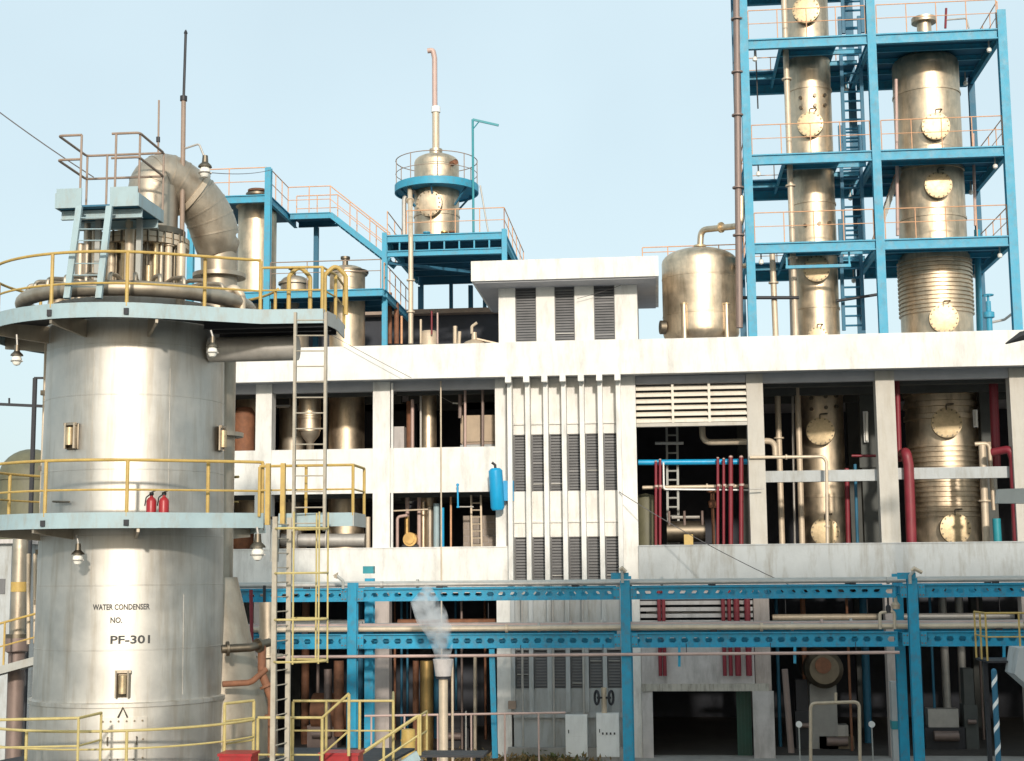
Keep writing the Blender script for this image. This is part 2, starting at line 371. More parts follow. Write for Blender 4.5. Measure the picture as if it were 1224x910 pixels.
def window(x0, x1, z0, z1, Y, parent, seed=0):
    f = obj('window', join(box(x0, x0 + .03, Y, Y + .08, z0, z1), box(x1 - .03, x1, Y, Y + .08, z0, z1), box(x0 + .03, x1 - .03, Y, Y + .08, z0, z0 + .03), box(x0 + .03, x1 - .03, Y, Y + .08, z1 - .03, z1)), 'louvre_grey', parent)
    n = int((z1 - z0) / .11); bl = []
    rnd = random.Random(seed)
    for k in range(n):
        z = z0 + .06 + k * (z1 - z0 - .1) / n; t = .07 if rnd.random() > .06 else .02
        bl.append(extrude([(-.0, 0), (.012, 0), (.012 + t * .5, .085), (t * .5, .085)], (x0 + .03, Y + .03, z), (x1 - .03, Y + .03, z), Vector((0, 1, 0)), Vector((0, 0, 1))))
    obj('louvre_blades', join(*bl), 'louvre_grey', f, kind='stuff')
    if rnd.random() < .5:
        zz = z0 + (z1 - z0) * rnd.choice((.12, .35, .7)); obj('glazing_bar', box(x0 + .03, x1 - .03, Y - .01, Y + .02, zz, zz + .03), 'window_frame', f)
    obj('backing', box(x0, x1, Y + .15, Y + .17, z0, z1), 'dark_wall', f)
for r_, (z0, z1) in enumerate(WZ):
    for i in range(6):
        x = SX0 + pitch * i; window(x + .1, x + pitch - .1, z0 + .004, z1 - .004, F0 + .06, bld, r_ * 10 + i)
# solid pier right of the fins
obj('pier', box(SX1, -.72, F0 - .04, F0 + .6, GZ, 14.775), 'white_wall', bld)
for px in (624, 661, 697): x = XX(px, 54.6, 780); obj('rain_pipe', cyl((x, 54.7, GZ + .4), (x, 54.7, 6.99), .045, 8), 'grey_pipe', bld)
# ---- louvred vent over the right bay
for k in range(6):
    z = 13.02 + k * .245
    obj('vent_slat', extrude([(0, 0), (.03, 0), (.20, .15), (.17, .15)], (-.71, F0 + .02, z), (3.41, F0 + .02, z), Vector((0, 1, 0)), Vector((0, 0, 1))), 'cream_slat', bld)
    obj('vent_slat', box(-.71, 3.41, F0 - .02, F0 + .03, z - .03, z + .075), 'cream_slat', bld)
for x in (.62, 1.98): obj('vent_mullion', box(x, x + .09, F0 - .035, F0 + .2, 12.96, 14.44), 'cream_slat', bld)
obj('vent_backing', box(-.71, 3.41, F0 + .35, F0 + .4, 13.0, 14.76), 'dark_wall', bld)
obj('lintel_beam', box(-.71, 3.41, F0 - .035, F0 + .3, 12.84, 12.97), 'column_paint', bld)
obj('edge_beam', box(-.71, 3.41, F0 + .05, F0 + .34, 14.46, 14.76), 'soffit', bld)
# tie beams of the two right bays
obj('tie_beam', box(4.03, 8.16, F0 + .5, F0 + .8, 10.72, 11.14), 'old_wall', bld)
obj('tie_beam', box(8.85, 13.0, F0 + .52, F0 + .8, 10.76, 11.18), 'old_wall', bld)
# ---- ground floor of the right bay: louvred wall and gateway
zl = ZZ(826, F0, 840)
obj('gate_wall', box(-.71, 3.41, F0 + .02, F0 + .3, zl, 5.45), 'grey_wall', bld)
obj('gate_lintel', box(-.71, 3.9, F0 - .14, F0 + .018, zl, zl + .26), 'stained_lintel', bld)
obj('gate_wall', box(-.71, 3.41, F0 + .02, F0 + .3, 6.42, 6.76), 'grey_wall', bld)
for k in range(4): obj('vent_slat', box(-.71, 3.41, F0 + .02, F0 + .2, 5.52 + k * .235, 5.66 + k * .235), 'grey_wall', bld)
obj('gate_jamb', box(-.71, -.32, F0 - .1, F0 + .3, GZ, zl - .003), 'grey_wall', bld)
obj('gate_jamb', box(3.30, 4.06, F0 - .16, F0 - .004, GZ, zl - .003), 'grey_wall', bld)
gd = obj('gate_door', box(2.75, 3.28, F0 + .6, F0 + .66, GZ, zl), 'green_door', bld)
for k in range(4): obj('door_rib', box(2.78 + k * .13, 2.82 + k * .13, F0 + .56, F0 + .599, GZ + .1, zl - .1), 'green_door', gd)
# ---- penthouse on the roof
PY = 57.0
px0, px1 = XX(596, PY, 380), XX(762, PY, 380)
pz1 = ZZ(340, PY, 680)
wins = [(XX(616, PY, 380), XX(641, PY, 380)), (XX(663, PY, 380), XX(687, PY, 380)), (XX(710, PY, 380), XX(735, PY, 380))]
edges = [px0] + [e for w in wins for e in w] + [px1]
wz0 = ZZ(407, PY, 680)
for i in range(0, 8, 2): obj('penthouse_wall', box(edges[i], edges[i + 1], PY, PY + .22, 15.05, pz1), 'white_wall', bld)
for i, (a, b) in enumerate(wins):
    obj('penthouse_wall', box(a, b, PY + .02, PY + .22, 15.05, wz0), 'white_wall', bld); window(a + .005, b - .005, wz0 + .01, pz1 - .005, PY + .07, bld, 50 + i)
obj('penthouse_wall', box(px1 - .22, px1, PY + .221, PY + 4.6, 15.05, pz1), 'white_wall', bld)
obj('penthouse_wall', box(px0, px0 + .22, PY + .221, PY + 4.6, 15.05, pz1), 'white_wall', bld)
obj('penthouse_wall', box(px0, px1, PY + 4.6, PY + 4.8, 15.05, pz1), 'white_wall', bld)
obj('penthouse_beam', box(px0 - .04, px1 + .04, PY - .05, PY + .25, pz1, pz1 + .2), 'soffit', bld)
rx0, rx1 = XX(563, 55.7, 320), XX(787, 55.7, 320); rz0, rz1 = ZZ(333, 55.7, 680), ZZ(309, 55.7, 680)
obj('penthouse_roof', box(rx0, rx1, 55.7, PY + 5.6, rz0, rz1), 'white_wall', bld)
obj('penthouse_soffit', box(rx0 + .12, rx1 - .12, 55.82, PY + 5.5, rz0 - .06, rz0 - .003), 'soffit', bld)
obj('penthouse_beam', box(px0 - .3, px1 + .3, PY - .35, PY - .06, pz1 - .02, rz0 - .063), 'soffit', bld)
obj('rain_pipe', cyl((-10.0, F0 - .06, 7.2), (-10.0, F0 - .06, 14.7), .045, 8), 'white_wall', bld)
obj('rain_pipe', cyl((-5.62, F0 - .08, 7.2), (-5.62, F0 - .08, 14.7), .04, 8), 'grey_pipe', bld)
obj('rain_pipe', cyl((-8.1, F0 - .2, GZ), (-8.1, F0 - .2, 14.72), .03, 8), 'cream_pipe', bld)

# ================================================================== BLUE STEEL TOWER WITH TWO COLUMNS
stx = [3.92, 9.0, 14.12]; SY0, SY1 = 58.0, 63.8
st = thing('steel_tower', 'tall open blue steel frame with three platforms and orange handrails round two columns', 'tower frame', (9, 60.9, 15.05))
for i, x in enumerate(stx):
    top = 34 if i < 2 else 29.6
    obj('post', hpost(x, SY0, 15.05, top, .34, .34, .05), 'blue_paint', st)
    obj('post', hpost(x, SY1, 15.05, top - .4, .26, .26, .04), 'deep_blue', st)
LV = [20.4, 24.03, 28.85, 33.0]
for li, z in enumerate(LV):
    for b in (0, 1):
        if li == 3 and b == 1: continue
        xa, xb = stx[b] + .18, stx[b + 1] - .18
        obj('beam', ibeam((xa, SY0 - .02, z - .22), (xb, SY0 - .02, z - .22), .2, .42, .05), 'blue_paint', st)
        obj('beam', ibeam((xa, SY1, z - .22), (xb, SY1, z - .22), .2, .42, .05), 'blue_paint', st)
        if b == 0:
            obj('deck', slab([(5.45, 58.15), (7.75, 58.15), (7.75, 61.4), (xb, 61.4), (xb, 63.7), (4.2, 63.7), (4.2, 61.9), (5.45, 61.9)], z - .03, z + .02), 'deep_blue', st)
            obj('deck_joist', ibeam((5.45, 58.1, z - .13), (5.45, 63.6, z - .13), .1, .18, .02), 'blue_paint', st)
        else:
            obj('deck', box(xa, xb + .1, 58.15, 63.7, z - .03, z + .02), 'deep_blue', st)
        for k in range(1, 4):
            y = 58.1 + k * 1.4
            obj('deck_joist', ibeam((xa if b or k == 3 else 5.5, y, z - .14), (xb, y, z - .14), .1, .2, .02), 'blue_paint', st)
    for x in stx[:(3 if li < 3 else 2)]:
        obj('beam', ibeam((x, SY0 + .2, z - .2), (x, SY1 - .15, z - .2), .16, .36, .04), 'blue_paint', st)
    # handrails round the level
    y0, y1 = SY0 + .05, SY1 - .05
    xr = stx[2] - .05 if li < 3 else stx[1]
    railing(st, [(stx[0] + .2, y0, z), (stx[1] - .2, y0, z)], 1.25, 'orange_rail', .022, (.55,), 1.3)
    railing(st, [(stx[0] + .1, y1, z), (xr, y1, z)], 1.25, 'orange_rail', .022, (.55,), 1.4)
    if li < 3:
        railing(st, [(stx[1] + .25, y0, z), (xr - .1, y0, z)], 1.25, 'orange_rail', .022, (.55,), 1.3)
        railing(st, [(xr, y0 + .2, z), (xr, y1 - .2, z)], 1.25, 'orange_rail', .022, (.55,), 1.3)
    railing(st, [(stx[0], y0 + .2, z), (stx[0], y1 - .2, z)], 1.25, 'orange_rail', .022, (.55,), 1.8)
# hanging service cradle below the first level, and diagonal braces
za, zb = ZZ(297, 58.2, 980), ZZ(318, 58.2, 980); xa, xb = XX(939, 58.2, 310), XX(1017, 58.2, 310)
obj('cradle_bar', beam((xa, 58.3, zb), (xb, 58.3, zb), .14, .12), 'blue_paint', st)
obj('cradle_hanger', beam((xa + .05, 58.3, zb + .06), (xa + .05, 58.3, 20.0), .07, .07), 'blue_paint', st)
obj('cradle_hanger', beam((xb - .05, 58.3, zb + .06), (xb - .05, 58.3, 20.0), .07, .07), 'blue_paint', st)
for z0, z1 in ((15.1, 20.0), (20.5, 23.6), (24.1, 28.4), (29, 32.6)):
    obj('ladder_cage_post', beam((8.8, 63.4, z0), (8.8, 63.4, z1), .1, .1), 'deep_blue', st)
for py0_, py1_ in ((395, 262), (287, 150), (182, 20), (40, -60)):
    p, q = A(1018, py0_, 60.6), A(1018, py1_, 60.6); x = (p.x + q.x) / 2
    ladder(st, (x, 60.6, max(p.z, 15.06)), (x, 60.6, q.z), (1, 0, 0), 'deep_blue', .80, .40, .07, .045)
# steep stair between level one and two behind the middle post
p, q = A(1040, 286, 60.5), A(1075, 205, 60.9); p.z = 20.42; q.z = 23.98
for k in (-1, 1): obj('stair_stringer', beam(p + Vector((0, .35 * k, 0)), q + Vector((0, .35 * k, 0)), .05, .2), 'pale_grey', st)
f = None
for k in range(1, 13):
    c = p.lerp(q, k / 13)
    if f is None: f = obj('stair_tread', box(c.x - .12, c.x + .12, c.y - .33, c.y + .33, c.z - .02, c.z + .02), 'orange_rail', st); c0 = c
    else: rep(f, c - c0)
for i, (x, z) in enumerate([(1022, 28.5), (1022, 23.6), (1185, 28.5), (1190, 23.6), (910, 20.0)]):
    pass
for li, z in enumerate(LV[:3]):
    for px_, y_, nm in ((stx[0] + .45, 58.4, 'front left corner'), (stx[1] - .4, 62.9, 'rear of the slim column'), (stx[2] - .4, 58.5, 'front right corner'), (stx[2] - .5, 62.6, 'rear right corner')):
        t = thing('frame_lamp', 'small white lamp under the %s platform of the blue frame, %s' % (('lowest', 'middle', 'upper')[li], nm), 'lamp', (px_, y_, z - .75), 'small white lamps under the frame platforms')
        obj('lamp_globe', lathe(px_, y_, [(.001, -.1), (.09, -.05), (.1, .04), (.06, .12)], 12, z - .7), 'glass_lamp', t); obj('lamp_stem', cyl((px_, y_, z - .58), (px_, y_, z - .1), .03, 6), 'grey_pipe', t)
# ---- the two columns
def col_profile(r, z0, z1, seams=(), ribs=(), head=.45):
    ev = [(z0, r)]
    for s in seams: ev += [(s - .05, r), (s - .045, r + .035), (s + .045, r + .035), (s + .05, r)]
    for a, b, step in ribs:
        k = a
        while k < b:
            ev += [(k, r), (k + .02, r + .07), (k + step * .45, r + .07), (k + step * .5, r)]
            k += step
    ev = sorted(ev, key=lambda e: e[0]); out = [(rr, z) for z, rr in ev]
    out.append((r, z1))
    for k in range(1, 7):
        a = k / 6 * math.pi / 2; out.append((max(.002, r * math.cos(a)), z1 + head * math.sin(a)))
    return out
c1 = thing('distillation_column', 'slim stainless column inside left half of blue frame with round manhole covers', 'column', (6.78, 60.9, 7.3), 'distillation columns')
obj('shell', lathe(6.78, 60.9, col_profile(.91, 7.3, 33.6, (ZZ(103, 60, 965), ZZ(240, 60, 965), ZZ(366, 60, 975), ZZ(470, 60, 980), ZZ(593, 60, 980))), 40), 'steel', c1, ang=25)
for py, px, rm in ((14, 962, .56), (150, 967, .53), (322, 975, .55), (403, 976, .4), (516, 979, .56), (636, 985, .56)):
    a = A(px, py, 59.9); manhole(c1, 6.78, 60.9, .91, a.z, -90 + (a.x - 6.78) * 40, rm)
for py in (127, 115, 268, 475, 488):
    for dx in (-.4, 0.1, .5):
        z = ZZ(py, 60, 965) + dx * .1; a = R(-90 + dx * 70); flange(c1, (6.78 + .95 * math.cos(a), 60.9 + .95 * math.sin(a), z), (math.cos(a), math.sin(a), 0), .075, 'dark_steel', .1, 'nozzle')
c2 = thing('distillation_column', 'wide stainless column inside right half of blue frame, ribbed bands on lower part', 'column', (11.66, 61.1, 7.3), 'distillation columns')
obj('shell', lathe(11.66, 61.1, col_profile(1.36, ZZ(300, 59.7, 1115), 28.5, (ZZ(103, 59.7, 1110), ZZ(196, 59.7, 1115), ZZ(255, 59.7, 1115)), (), .5), 48), 'steel', c2, ang=25)
obj('jacketed_shell', lathe(11.66, 61.1, [(1.2, ZZ(300, 59.7, 1115))] + [(r, z) for r, z in reversed(col_profile(1.44, 7.3, ZZ(300, 59.7, 1115), (), ((ZZ(618, 59.7, 1130), ZZ(528, 59.7, 1130), .2), (ZZ(500, 59.7, 1130), ZZ(470, 59.7, 1130), .5), (ZZ(372, 59.7, 1120), ZZ(305, 59.7, 1120), .17)), .01)[:-6])], 48), 'steel', c2, ang=25)
for py, px, rm, rr in ((152, 1118, .57, 1.36), (222, 1121, .55, 1.36), (382, 1127, .58, 1.44), (506, 1130, .6, 1.44), (632, 1141, .6, 1.44)):
    a = A(px, py, 59.6); manhole(c2, 11.66, 61.1, rr, a.z, -90 + (a.x - 11.66) * 30, rm)
nz = ZZ(24, 61, 1105)
obj('top_nozzle', lathe(XX(1105, 61, 30), 61.1, [(.3, -1.6), (.3, -.1), (.52, -.1), (.52, .1), (.3, .1), (.001, .1)], 20, nz), 'steel', c2)
obj('relief_pipe', tube([A(1130, 34, 60.5), A(1131, 10, 60.5)], .05, 8), 'maroon', c2)
obj('relief_pipe', tube([A(1130, 24, 60.5), A(1155, 22, 60.5), A(1158, 34, 60.5)], .04, 8, bend=.1), 'grey_pipe', c2)
# ---- pipes on and in the steel tower
pipe([(880, -40, 57.9), (884, 392, 57.9)], .14, 'brown_pipe', 'grey brown riser pipe strapped outside the left blue post', 'riser_pipe', flanges=((0, .15), (0, .3), (0, .42), (0, .62), (0, .75)))
pipe([(936, -30, 59.3), (951, 396, 59.3), (959, 654, 59.3)], .12, 'cream_pipe', 'long pale riser pipe running down the front of the slim column', 'riser_pipe', bend=0, flanges=((0, .3), (0, .6), (0, .8)))
pipe([(923, 300, 59.4), (927, 396, 59.4), (935, 654, 59.4)], .12, 'cream_pipe', 'short pale riser pipe left of the slim column below first platform', 'riser_pipe', bend=0, flanges=((0, .4), (1, .5)))
pipe([(944, 310, 59.8), (946, 396, 59.8), (950, 650, 59.8)], .05, 'grey_pipe', 'thin grey conduit beside the long pale riser', 'riser_pipe', bend=0)
pipe([(1163, 160, 60.6), (1166, 270, 60.6)], .06, 'pink_pipe', 'thin pinkish riser along right flank of the wide column', 'riser_pipe', bend=0)
pipe([(1071, 95, 59.6), (1073, 282, 59.6)], .07, 'pink_pipe', 'pinkish riser along left flank of the wide column', 'riser_pipe', bend=0)
pipe([(887, 356, 59.2), (955, 356, 59.2)], .07, 'dark_iron', 'dark cross pipe from left blue post to the slim column', 'cross_pipe', bend=0)
pipe([(1000, 360, 60.2), (1050, 352, 60.2)], .06, 'dark_iron', 'dark cross pipe between slim column and middle post', 'cross_pipe', bend=0)
pipe([(1168, 275, 62), (1171, 396, 62)], .13, 'blue_paint', 'blue standpipe right of the ribbed column above parapet', 'standpipe', bend=0)
pipe([(903, 52, 60), (906, 130, 60)], .03, 'black', 'thin black hanging cable left of slim column', 'cable', bend=0)
v = thing('valve', 'blue hand wheel valve on a stem at right end of roof', 'valve', A(1183, 396, 59))
obj('valve_body', lathe(v.location.x, 59, [(.12, 0), (.12, .5), (.22, .55), (.22, .75), (.1, .8), (.1, 1.2), (.05, 1.2), (.05, 1.45)], 14, v.location.z), 'blue_paint', v)
obj('hand_wheel', tube(arc(v.location.x, 59, v.location.z + 1.45, .2, 0, 360, 16)[:-1], .03, 6, closed=True), 'blue_paint', v)
obj('side_pipe', tube([v.location + Vector((.1, 0, .35)), v.location + Vector((.6, 0, .45)), v.location + Vector((1.0, 0, .75))], .05, 8, bend=.2), 'grey_pipe', v)

# ================================================================== ROOF TANK
ty = 59.4; tx = XX(837, ty, 350); tz0 = ZZ(402, ty - 1.5, 837); tz1 = ZZ(306, ty - 1.5, 837); tr = .5 * (XX(882, ty, 350) - XX(791, ty, 350))
tk = thing('roof_tank', 'stainless steel vertical roof tank with domed top standing beside the penthouse', 'tank', (tx, ty, 15.05))
prof = [(.002, tz0 - .25)] + [(tr * (1 - .32 * (1 - math.sin(k / 6 * math.pi / 2))) if k else tr * .6, tz0 - .2 + .55 * k / 6) for k in range(7)]
prof += [(tr, tz0 + .5), (tr, tz0 + 1.0), (tr + .012, tz0 + 1.01), (tr + .012, tz0 + 1.05), (tr, tz0 + 1.06), (tr, tz1 - .7), (tr + .012, tz1 - .69), (tr + .012, tz1 - .65), (tr, tz1 - .64), (tr, tz1)]
prof += [(tr * math.cos(k / 8 * math.pi / 2), tz1 + .62 * math.sin(k / 8 * math.pi / 2)) for k in range(1, 8)] + [(.002, tz1 + .62)]
obj('shell', lathe(tx, ty, prof, 56), 'steel', tk, ang=30)
for px in (818, 869):
    x = XX(px, ty - 1.4, 385); yy = ty - math.sqrt(max(.1, tr * tr - (x - tx) ** 2)) - .02
    obj('leg', cyl((x, yy, 15.05), (x, yy, ZZ(364, yy, px)), .12, 12), 'steel', tk)
    obj('leg_cap', cyl((x, yy, ZZ(364, yy, px)), (x, yy, ZZ(364, yy, px) + .05), .15, 12), 'steel_cover', tk)
for dx in (-1, 1): obj('leg', cyl((tx + dx * .9, ty + 1.0, 15.05), (tx + dx * .9, ty + 1.0, tz0 + .5), .12, 12), 'steel', tk)
obj('side_manway', cyl((tx - tr + .1, ty - .5, tz0 + .55), (tx - tr - .12, ty - .55, tz0 + .55), .28, 18), 'dark_steel', tk)
obj('outlet_pipe', tube([(tx + .03, ty, tz1 + .5), A(838, 275, ty), A(886, 270, ty - 1.5), A(886, 235, ty - 1.5)], .13, 12, bend=.3), 'steel', tk)
flange(tk, (tx + .03, ty, tz1 + .72), (0, 0, 1), .26, 'steel_cover', .07)
flange(tk, A(862, 272, ty - .8), A(886, 270, ty - 1.5) - A(838, 275, ty), .22, 'steel_cover', .06)
obj('side_nozzle', cyl((tx + tr - .1, ty - .6, tz1 - .3), (tx + tr + .35, ty - .8, tz1 - .3), .1, 10), 'steel', tk)
rl = thing('roof_handrail', 'thin orange handrail along roof edge behind the domed tank', 'handrail', (0.5, 64, 15.05))
railing(rl, [A(768, 308, 64), A(890, 304, 64)], .45, 'orange_rail', .025, (.5,), 1.2)

# ================================================================== MIDDLE ROOF PLATFORM WITH VESSEL
my0, my1 = 57.6, 66.0
mx0, mx1 = XX(460, my0, 300), XX(603, my0, 300); mz = ZZ(280, my0, 530)
mp = thing('blue_platform', 'blue steel roof platform carrying a stainless vessel left of the penthouse', 'platform', ((mx0 + mx1) / 2, 61.8, 15.05))
for x, y in ((mx0, my0), (mx1, my0), (mx0 + .1, my1), (mx1, my1), ((mx0 + mx1) / 2, my1)):
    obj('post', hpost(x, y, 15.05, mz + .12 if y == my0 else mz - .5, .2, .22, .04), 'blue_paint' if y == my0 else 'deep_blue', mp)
zb2 = ZZ(302, my0, 530)
obj('beam', ibeam((mx0 + .11, my0 - .02, mz - .14), (mx1 - .11, my0 - .02, mz - .14), .16, .3, .04), 'blue_paint', mp)
obj('beam', ibeam((mx0 + .11, my0 - .02, zb2), (mx1 - .11, my0 - .02, zb2), .16, .24, .04), 'blue_paint', mp)
for k in range(1, 8):
    x = mx0 + (mx1 - mx0) * k / 8; obj('web_stub', beam((x, my0 - .02, zb2 + .12), (x, my0 - .02, mz - .29), .06, .06), 'blue_paint', mp)
for x in (mx0, mx1): obj('beam', ibeam((x, my0 + .12, mz - .2), (x, my1 - .12, mz - .2), .14, .34, .03), 'blue_paint', mp)
obj('beam', ibeam((mx0, my1, mz - .2), (mx1, my1, mz - .2), .16, .4, .04), 'deep_blue', mp)
obj('deck', box(mx0 + .05, mx1 - .05, my0 + .1, my1 - .1, mz - .06, mz), 'deep_blue', mp)
for k in range(1, 6):
    y = my0 + (my1 - my0) * k / 6; obj('deck_joist', ibeam((mx0 + .1, y, mz - .18), (mx1 - .1, y, mz - .18), .12, .22, .02), 'deep_blue', mp)
obj('cross_beam', ibeam((mx0, my1, 17.3), (mx1, my1, 17.3), .16, .28, .03), 'deep_blue', mp)
for px in (505, 540, 580): obj('cross_post', beam((XX(px, my1, 360), my1 - .2, 15.05), (XX(px, my1, 360), my1 - .2, mz - .4), .16, .16), 'deep_blue', mp)
obj('cross_brace', beam((mx0 + .1, my0 + .3, zb2 - .3), (mx1, my0 + 3.6, mz - 1.1), .1, .12), 'deep_blue', mp)
railing(mp, [(mx1, my0, mz + .02), (mx0 + .9, my0, mz + .02)], 1.0, 'orange_rail', .022, (.5,), 1.1)
railing(mp, [(mx1, my0, mz + .02), (mx1 + .02, my1, mz + .02)], 1.0, 'orange_rail', .022, (.5,), 1.6)
railing(mp, [(mx0 + .1, my0, mz + .02), (mx0 + .1, my1, mz + .02)], 1.0, 'orange_rail', .022, (.5,), 1.6)
# vessel
vy = 60.6; vx = XX(522, vy, 240); vr = .5 * (XX(549, vy, 240) - XX(496, vy, 240)); vt = ZZ(188, vy - vr, 522)
ms = thing('process_vessel', 'stainless vessel with blue ring platform and tall thin vent pipe on top', 'vessel', (vx, vy, mz))
prof = [(vr, -.0), (vr, ZZ(255, vy - vr, 522) - mz), (vr + .03, ZZ(255, vy - vr, 522) - mz + .02), (vr + .03, ZZ(255, vy - vr, 522) - mz + .1), (vr, ZZ(255, vy - vr, 522) - mz + .12), (vr, vt - mz)]
prof += [(vr * math.cos(k / 6 * math.pi / 2), vt - mz + .4 * math.sin(k / 6 * math.pi / 2)) for k in range(1, 6)] + [(.002, vt - mz + .4)]
obj('shell', lathe(vx, vy, prof, 40, mz), 'steel', ms, ang=30)
pzr = ZZ(212, vy - 1.7, 522)
obj('ring_platform', ring(vx, vy, vr + .02, 1.78, pzr - .2, pzr - .02), 'blue_paint', ms)
obj('toe_ring', ring(vx, vy, 1.72, 1.8, pzr - .26, pzr + .06), 'blue_paint', ms)
for k in range(6):
    a = R(30 + 60 * k); d = Vector((math.cos(a), math.sin(a), 0)); c = Vector((vx, vy, pzr - .2))
    obj('bracket', beam(c + d * (vr + .02) + Vector((0, 0, -.7)), c + d * 1.6, .06, .08), 'deep_blue', ms)
railing(ms, arc(vx, vy, pzr, 1.75, 0, 360, 36)[:-1], 1.15, 'brown_rail', .02, (.5,), 1.2, closed=True)
vp = [A(520, 176, vy), A(519.5, 70, vy), A(517.5, 60, vy), A(511, 61, vy)]
obj('vent_pipe', tube(vp, .115, 10, bend=.25), 'pink_pipe', ms)
zc = ZZ(128, vy, 520); obj('vent_collar', cyl((vx - .03, vy, zc - .25), (vx - .03, vy, zc), .2, 12), 'white_box', ms)
obj('vent_base', cyl((vx - .03, vy, vt + .35), (vx - .03, vy, vt + .62), .28, 14), 'steel', ms)
obj('vent_base', cyl((vx - .03, vy, vt + .62), (vx - .03, vy, zc - .26), .155, 12), 'cream_pipe', ms)
a = A(516, 245, vy - vr); manhole(ms, vx, vy, vr, a.z, -97, .55, 'steel', False)
obj('side_nozzle', cyl((vx + .75, vy - .6, vt - .2), (vx + .95, vy - .85, vt - .2), .12, 10), 'rust', ms)
for k, (px, m_) in enumerate(((531, 'brass'), (541, 'rust'), (510, 'blue_paint'))):
    a = A(px, 272, vy - vr - .15); obj('bottom_valve', lathe(a.x, a.y, [(.12, 0), (.15, .2), (.06, .25), (.06, .45), (.16, .5), (.16, .55), (.001, .55)], 10, mz), m_, ms)
# davit
dv = thing('davit_crane', 'thin blue grey davit post with short arm above the vessel platform', 'davit', A(566, 282, vy - 1.2))
b0 = A(566, 282, vy - 1.2); b1 = A(565, 143, vy - 1.2)
obj('davit_post', cyl(b0, b1, .05, 10), 'teal', dv); obj('davit_arm', beam(b1, A(596, 150, vy - 1.2), .07, .09), 'teal', dv)
obj('davit_brace', cyl(A(565, 155, vy - 1.2), A(573, 145, vy - 1.2), .025, 6), 'teal', dv)
pipe([(574, 222, vy - 1.0), (584, 280, vy - 1.0)], .035, 'grey_pipe', 'slanting thin grey strut beside the davit post', 'strut', bend=0)
pipe([(490, 222, vy - .9), (491, 285, 57.2), (491, 411, 57.2)], .1, 'cream_pipe', 'pale vertical pipe in front of the blue vessel platform', 'riser_pipe', bend=0, flanges=((0, .3), (1, .4), (1, .7)))
pipe([(483, 282, vy - .6), (483, 236, vy - .6), (496, 228, vy - .6)], .1, 'grey_pipe', 'bent grey pipe hugging left side of the platform vessel', 'riser_pipe', bend=.3)

# ---- clutter in the shade below the platform
sh = thing('roof_shed', 'low dark shed on the roof behind pipes below the blue platform', 'shed', (-9, 65, 15.05))
sx0, sx1 = XX(325, 64.9, 390), XX(600, 64.9, 390); shz = ZZ(377, 64.9, 530)
obj('wall', box(sx0, sx1, 64.9, 65.8, 15.05, shz), 'dark_wall', sh); obj('roof', box(sx0 - .2, sx1 + .2, 64.3, 66.2, shz, shz + .2), 'brown_rail', sh)
for i, (px, y0, y1, r_, m_, lab) in enumerate(((466, 350, 411, .09, 'rust', 'rusty red pipe right behind the blue corner post of roof'), (474, 362, 411, .1, 'rust', 'thicker rusty pipe second from the blue corner post'), (480, 378, 411, .05, 'orange_rail', 'thin orange pipe third from the blue corner post'), (503, 382, 411, .05, 'cream_pipe', 'thin pale pipe standing left of the small cream drum'), (516, 372, 400, .04, 'maroon', 'thin maroon pipe rising from the small cream drum'), (523, 374, 411, .04, 'pink_pipe', 'thin pink pipe right of the small cream drum'), (544, 390, 411, .09, 'cream_pipe', 'short cream stub pipe right of the drum on roof'))):
    pipe([(px, y1, 60), (px, y0, 60)], r_, m_, lab, 'roof_pipe', bend=0, group='pipes on the roof below the platform')
dx_ = XX(513, 60.5, 400); one('small_drum', 'small cream drum standing on roof below the blue platform', 'drum', lathe(dx_, 60.5, [(.001, 15.05), (.38, 15.05), (.4, 15.5), (.4, ZZ(400, 60.5, 513)), (.3, ZZ(396, 60.5, 513)), (.001, ZZ(395, 60.5, 513))], 20), 'cream_pipe')
vh = thing('roof_valve', 'cream valve head with bent arm peeping over parapet left of penthouse', 'valve', A(567, 412, 58.5))
p = A(567, 412, 58.5); obj('valve_body', lathe(p.x, p.y, [(.45, -.3), (.5, 0), (.35, .12), (.12, .2), (.1, .5), (.001, .5)], 18, p.z), 'cream_pipe', vh)
obj('valve_arm', tube([p + Vector((-.1, 0, .45)), p + Vector((-.1, 0, .75)), p + Vector((.12, 0, .9))], .06, 8, bend=.1), 'cream_pipe', vh)
obj('side_arm', tube([p + Vector((-.65, 0, -.2)), p + Vector((-.6, 0, .55))], .07, 8), 'cream_pipe', vh); obj('cover_plate', beam(p + Vector((.1, -.1, .2)), p + Vector((1.0, .1, .0)), .3, .06), 'cream_pipe', vh)

# ================================================================== LEFT ROOF STRUCTURE
ly0, ly1 = 57.0, 61.6
lx = XX(320, ly0, 300); lz = ZZ(233, ly0, 320); lz2 = ZZ(346, ly0, 430)
ls = thing('blue_walkway', 'blue steel walkway tower with sloping orange railed stair behind the big tower', 'walkway', (-13, 59, 15.05))
lxl = lx - 3.2
obj('post', hpost(lx, ly0, 15.05, ZZ(201, ly0, 320), .25, .26, .04), 'blue_paint', ls)
obj('post', hpost(lxl, ly0, 15.05, lz + .1, .25, .26, .04), 'blue_paint', ls)
xq = XX(338 + 40, ly1, 300); obj('post', hpost(xq, ly1, 15.05, lz - .3, .2, .2, .03), 'deep_blue', ls)
obj('deck', box(lxl, lx, ly0 + .12, ly1, lz - .05, lz), 'deep_blue', ls)
obj('beam', ibeam((lxl, ly0 - .02, lz - .16), (lx - .13, ly0 - .02, lz - .16), .16, .32, .04), 'blue_paint', ls)
obj('beam', ibeam((lx, ly0 + .13, lz - .16), (lx, ly1, lz - .16), .14, .32, .03), 'blue_paint', ls)
lnx = XX(403, ly1, 270)
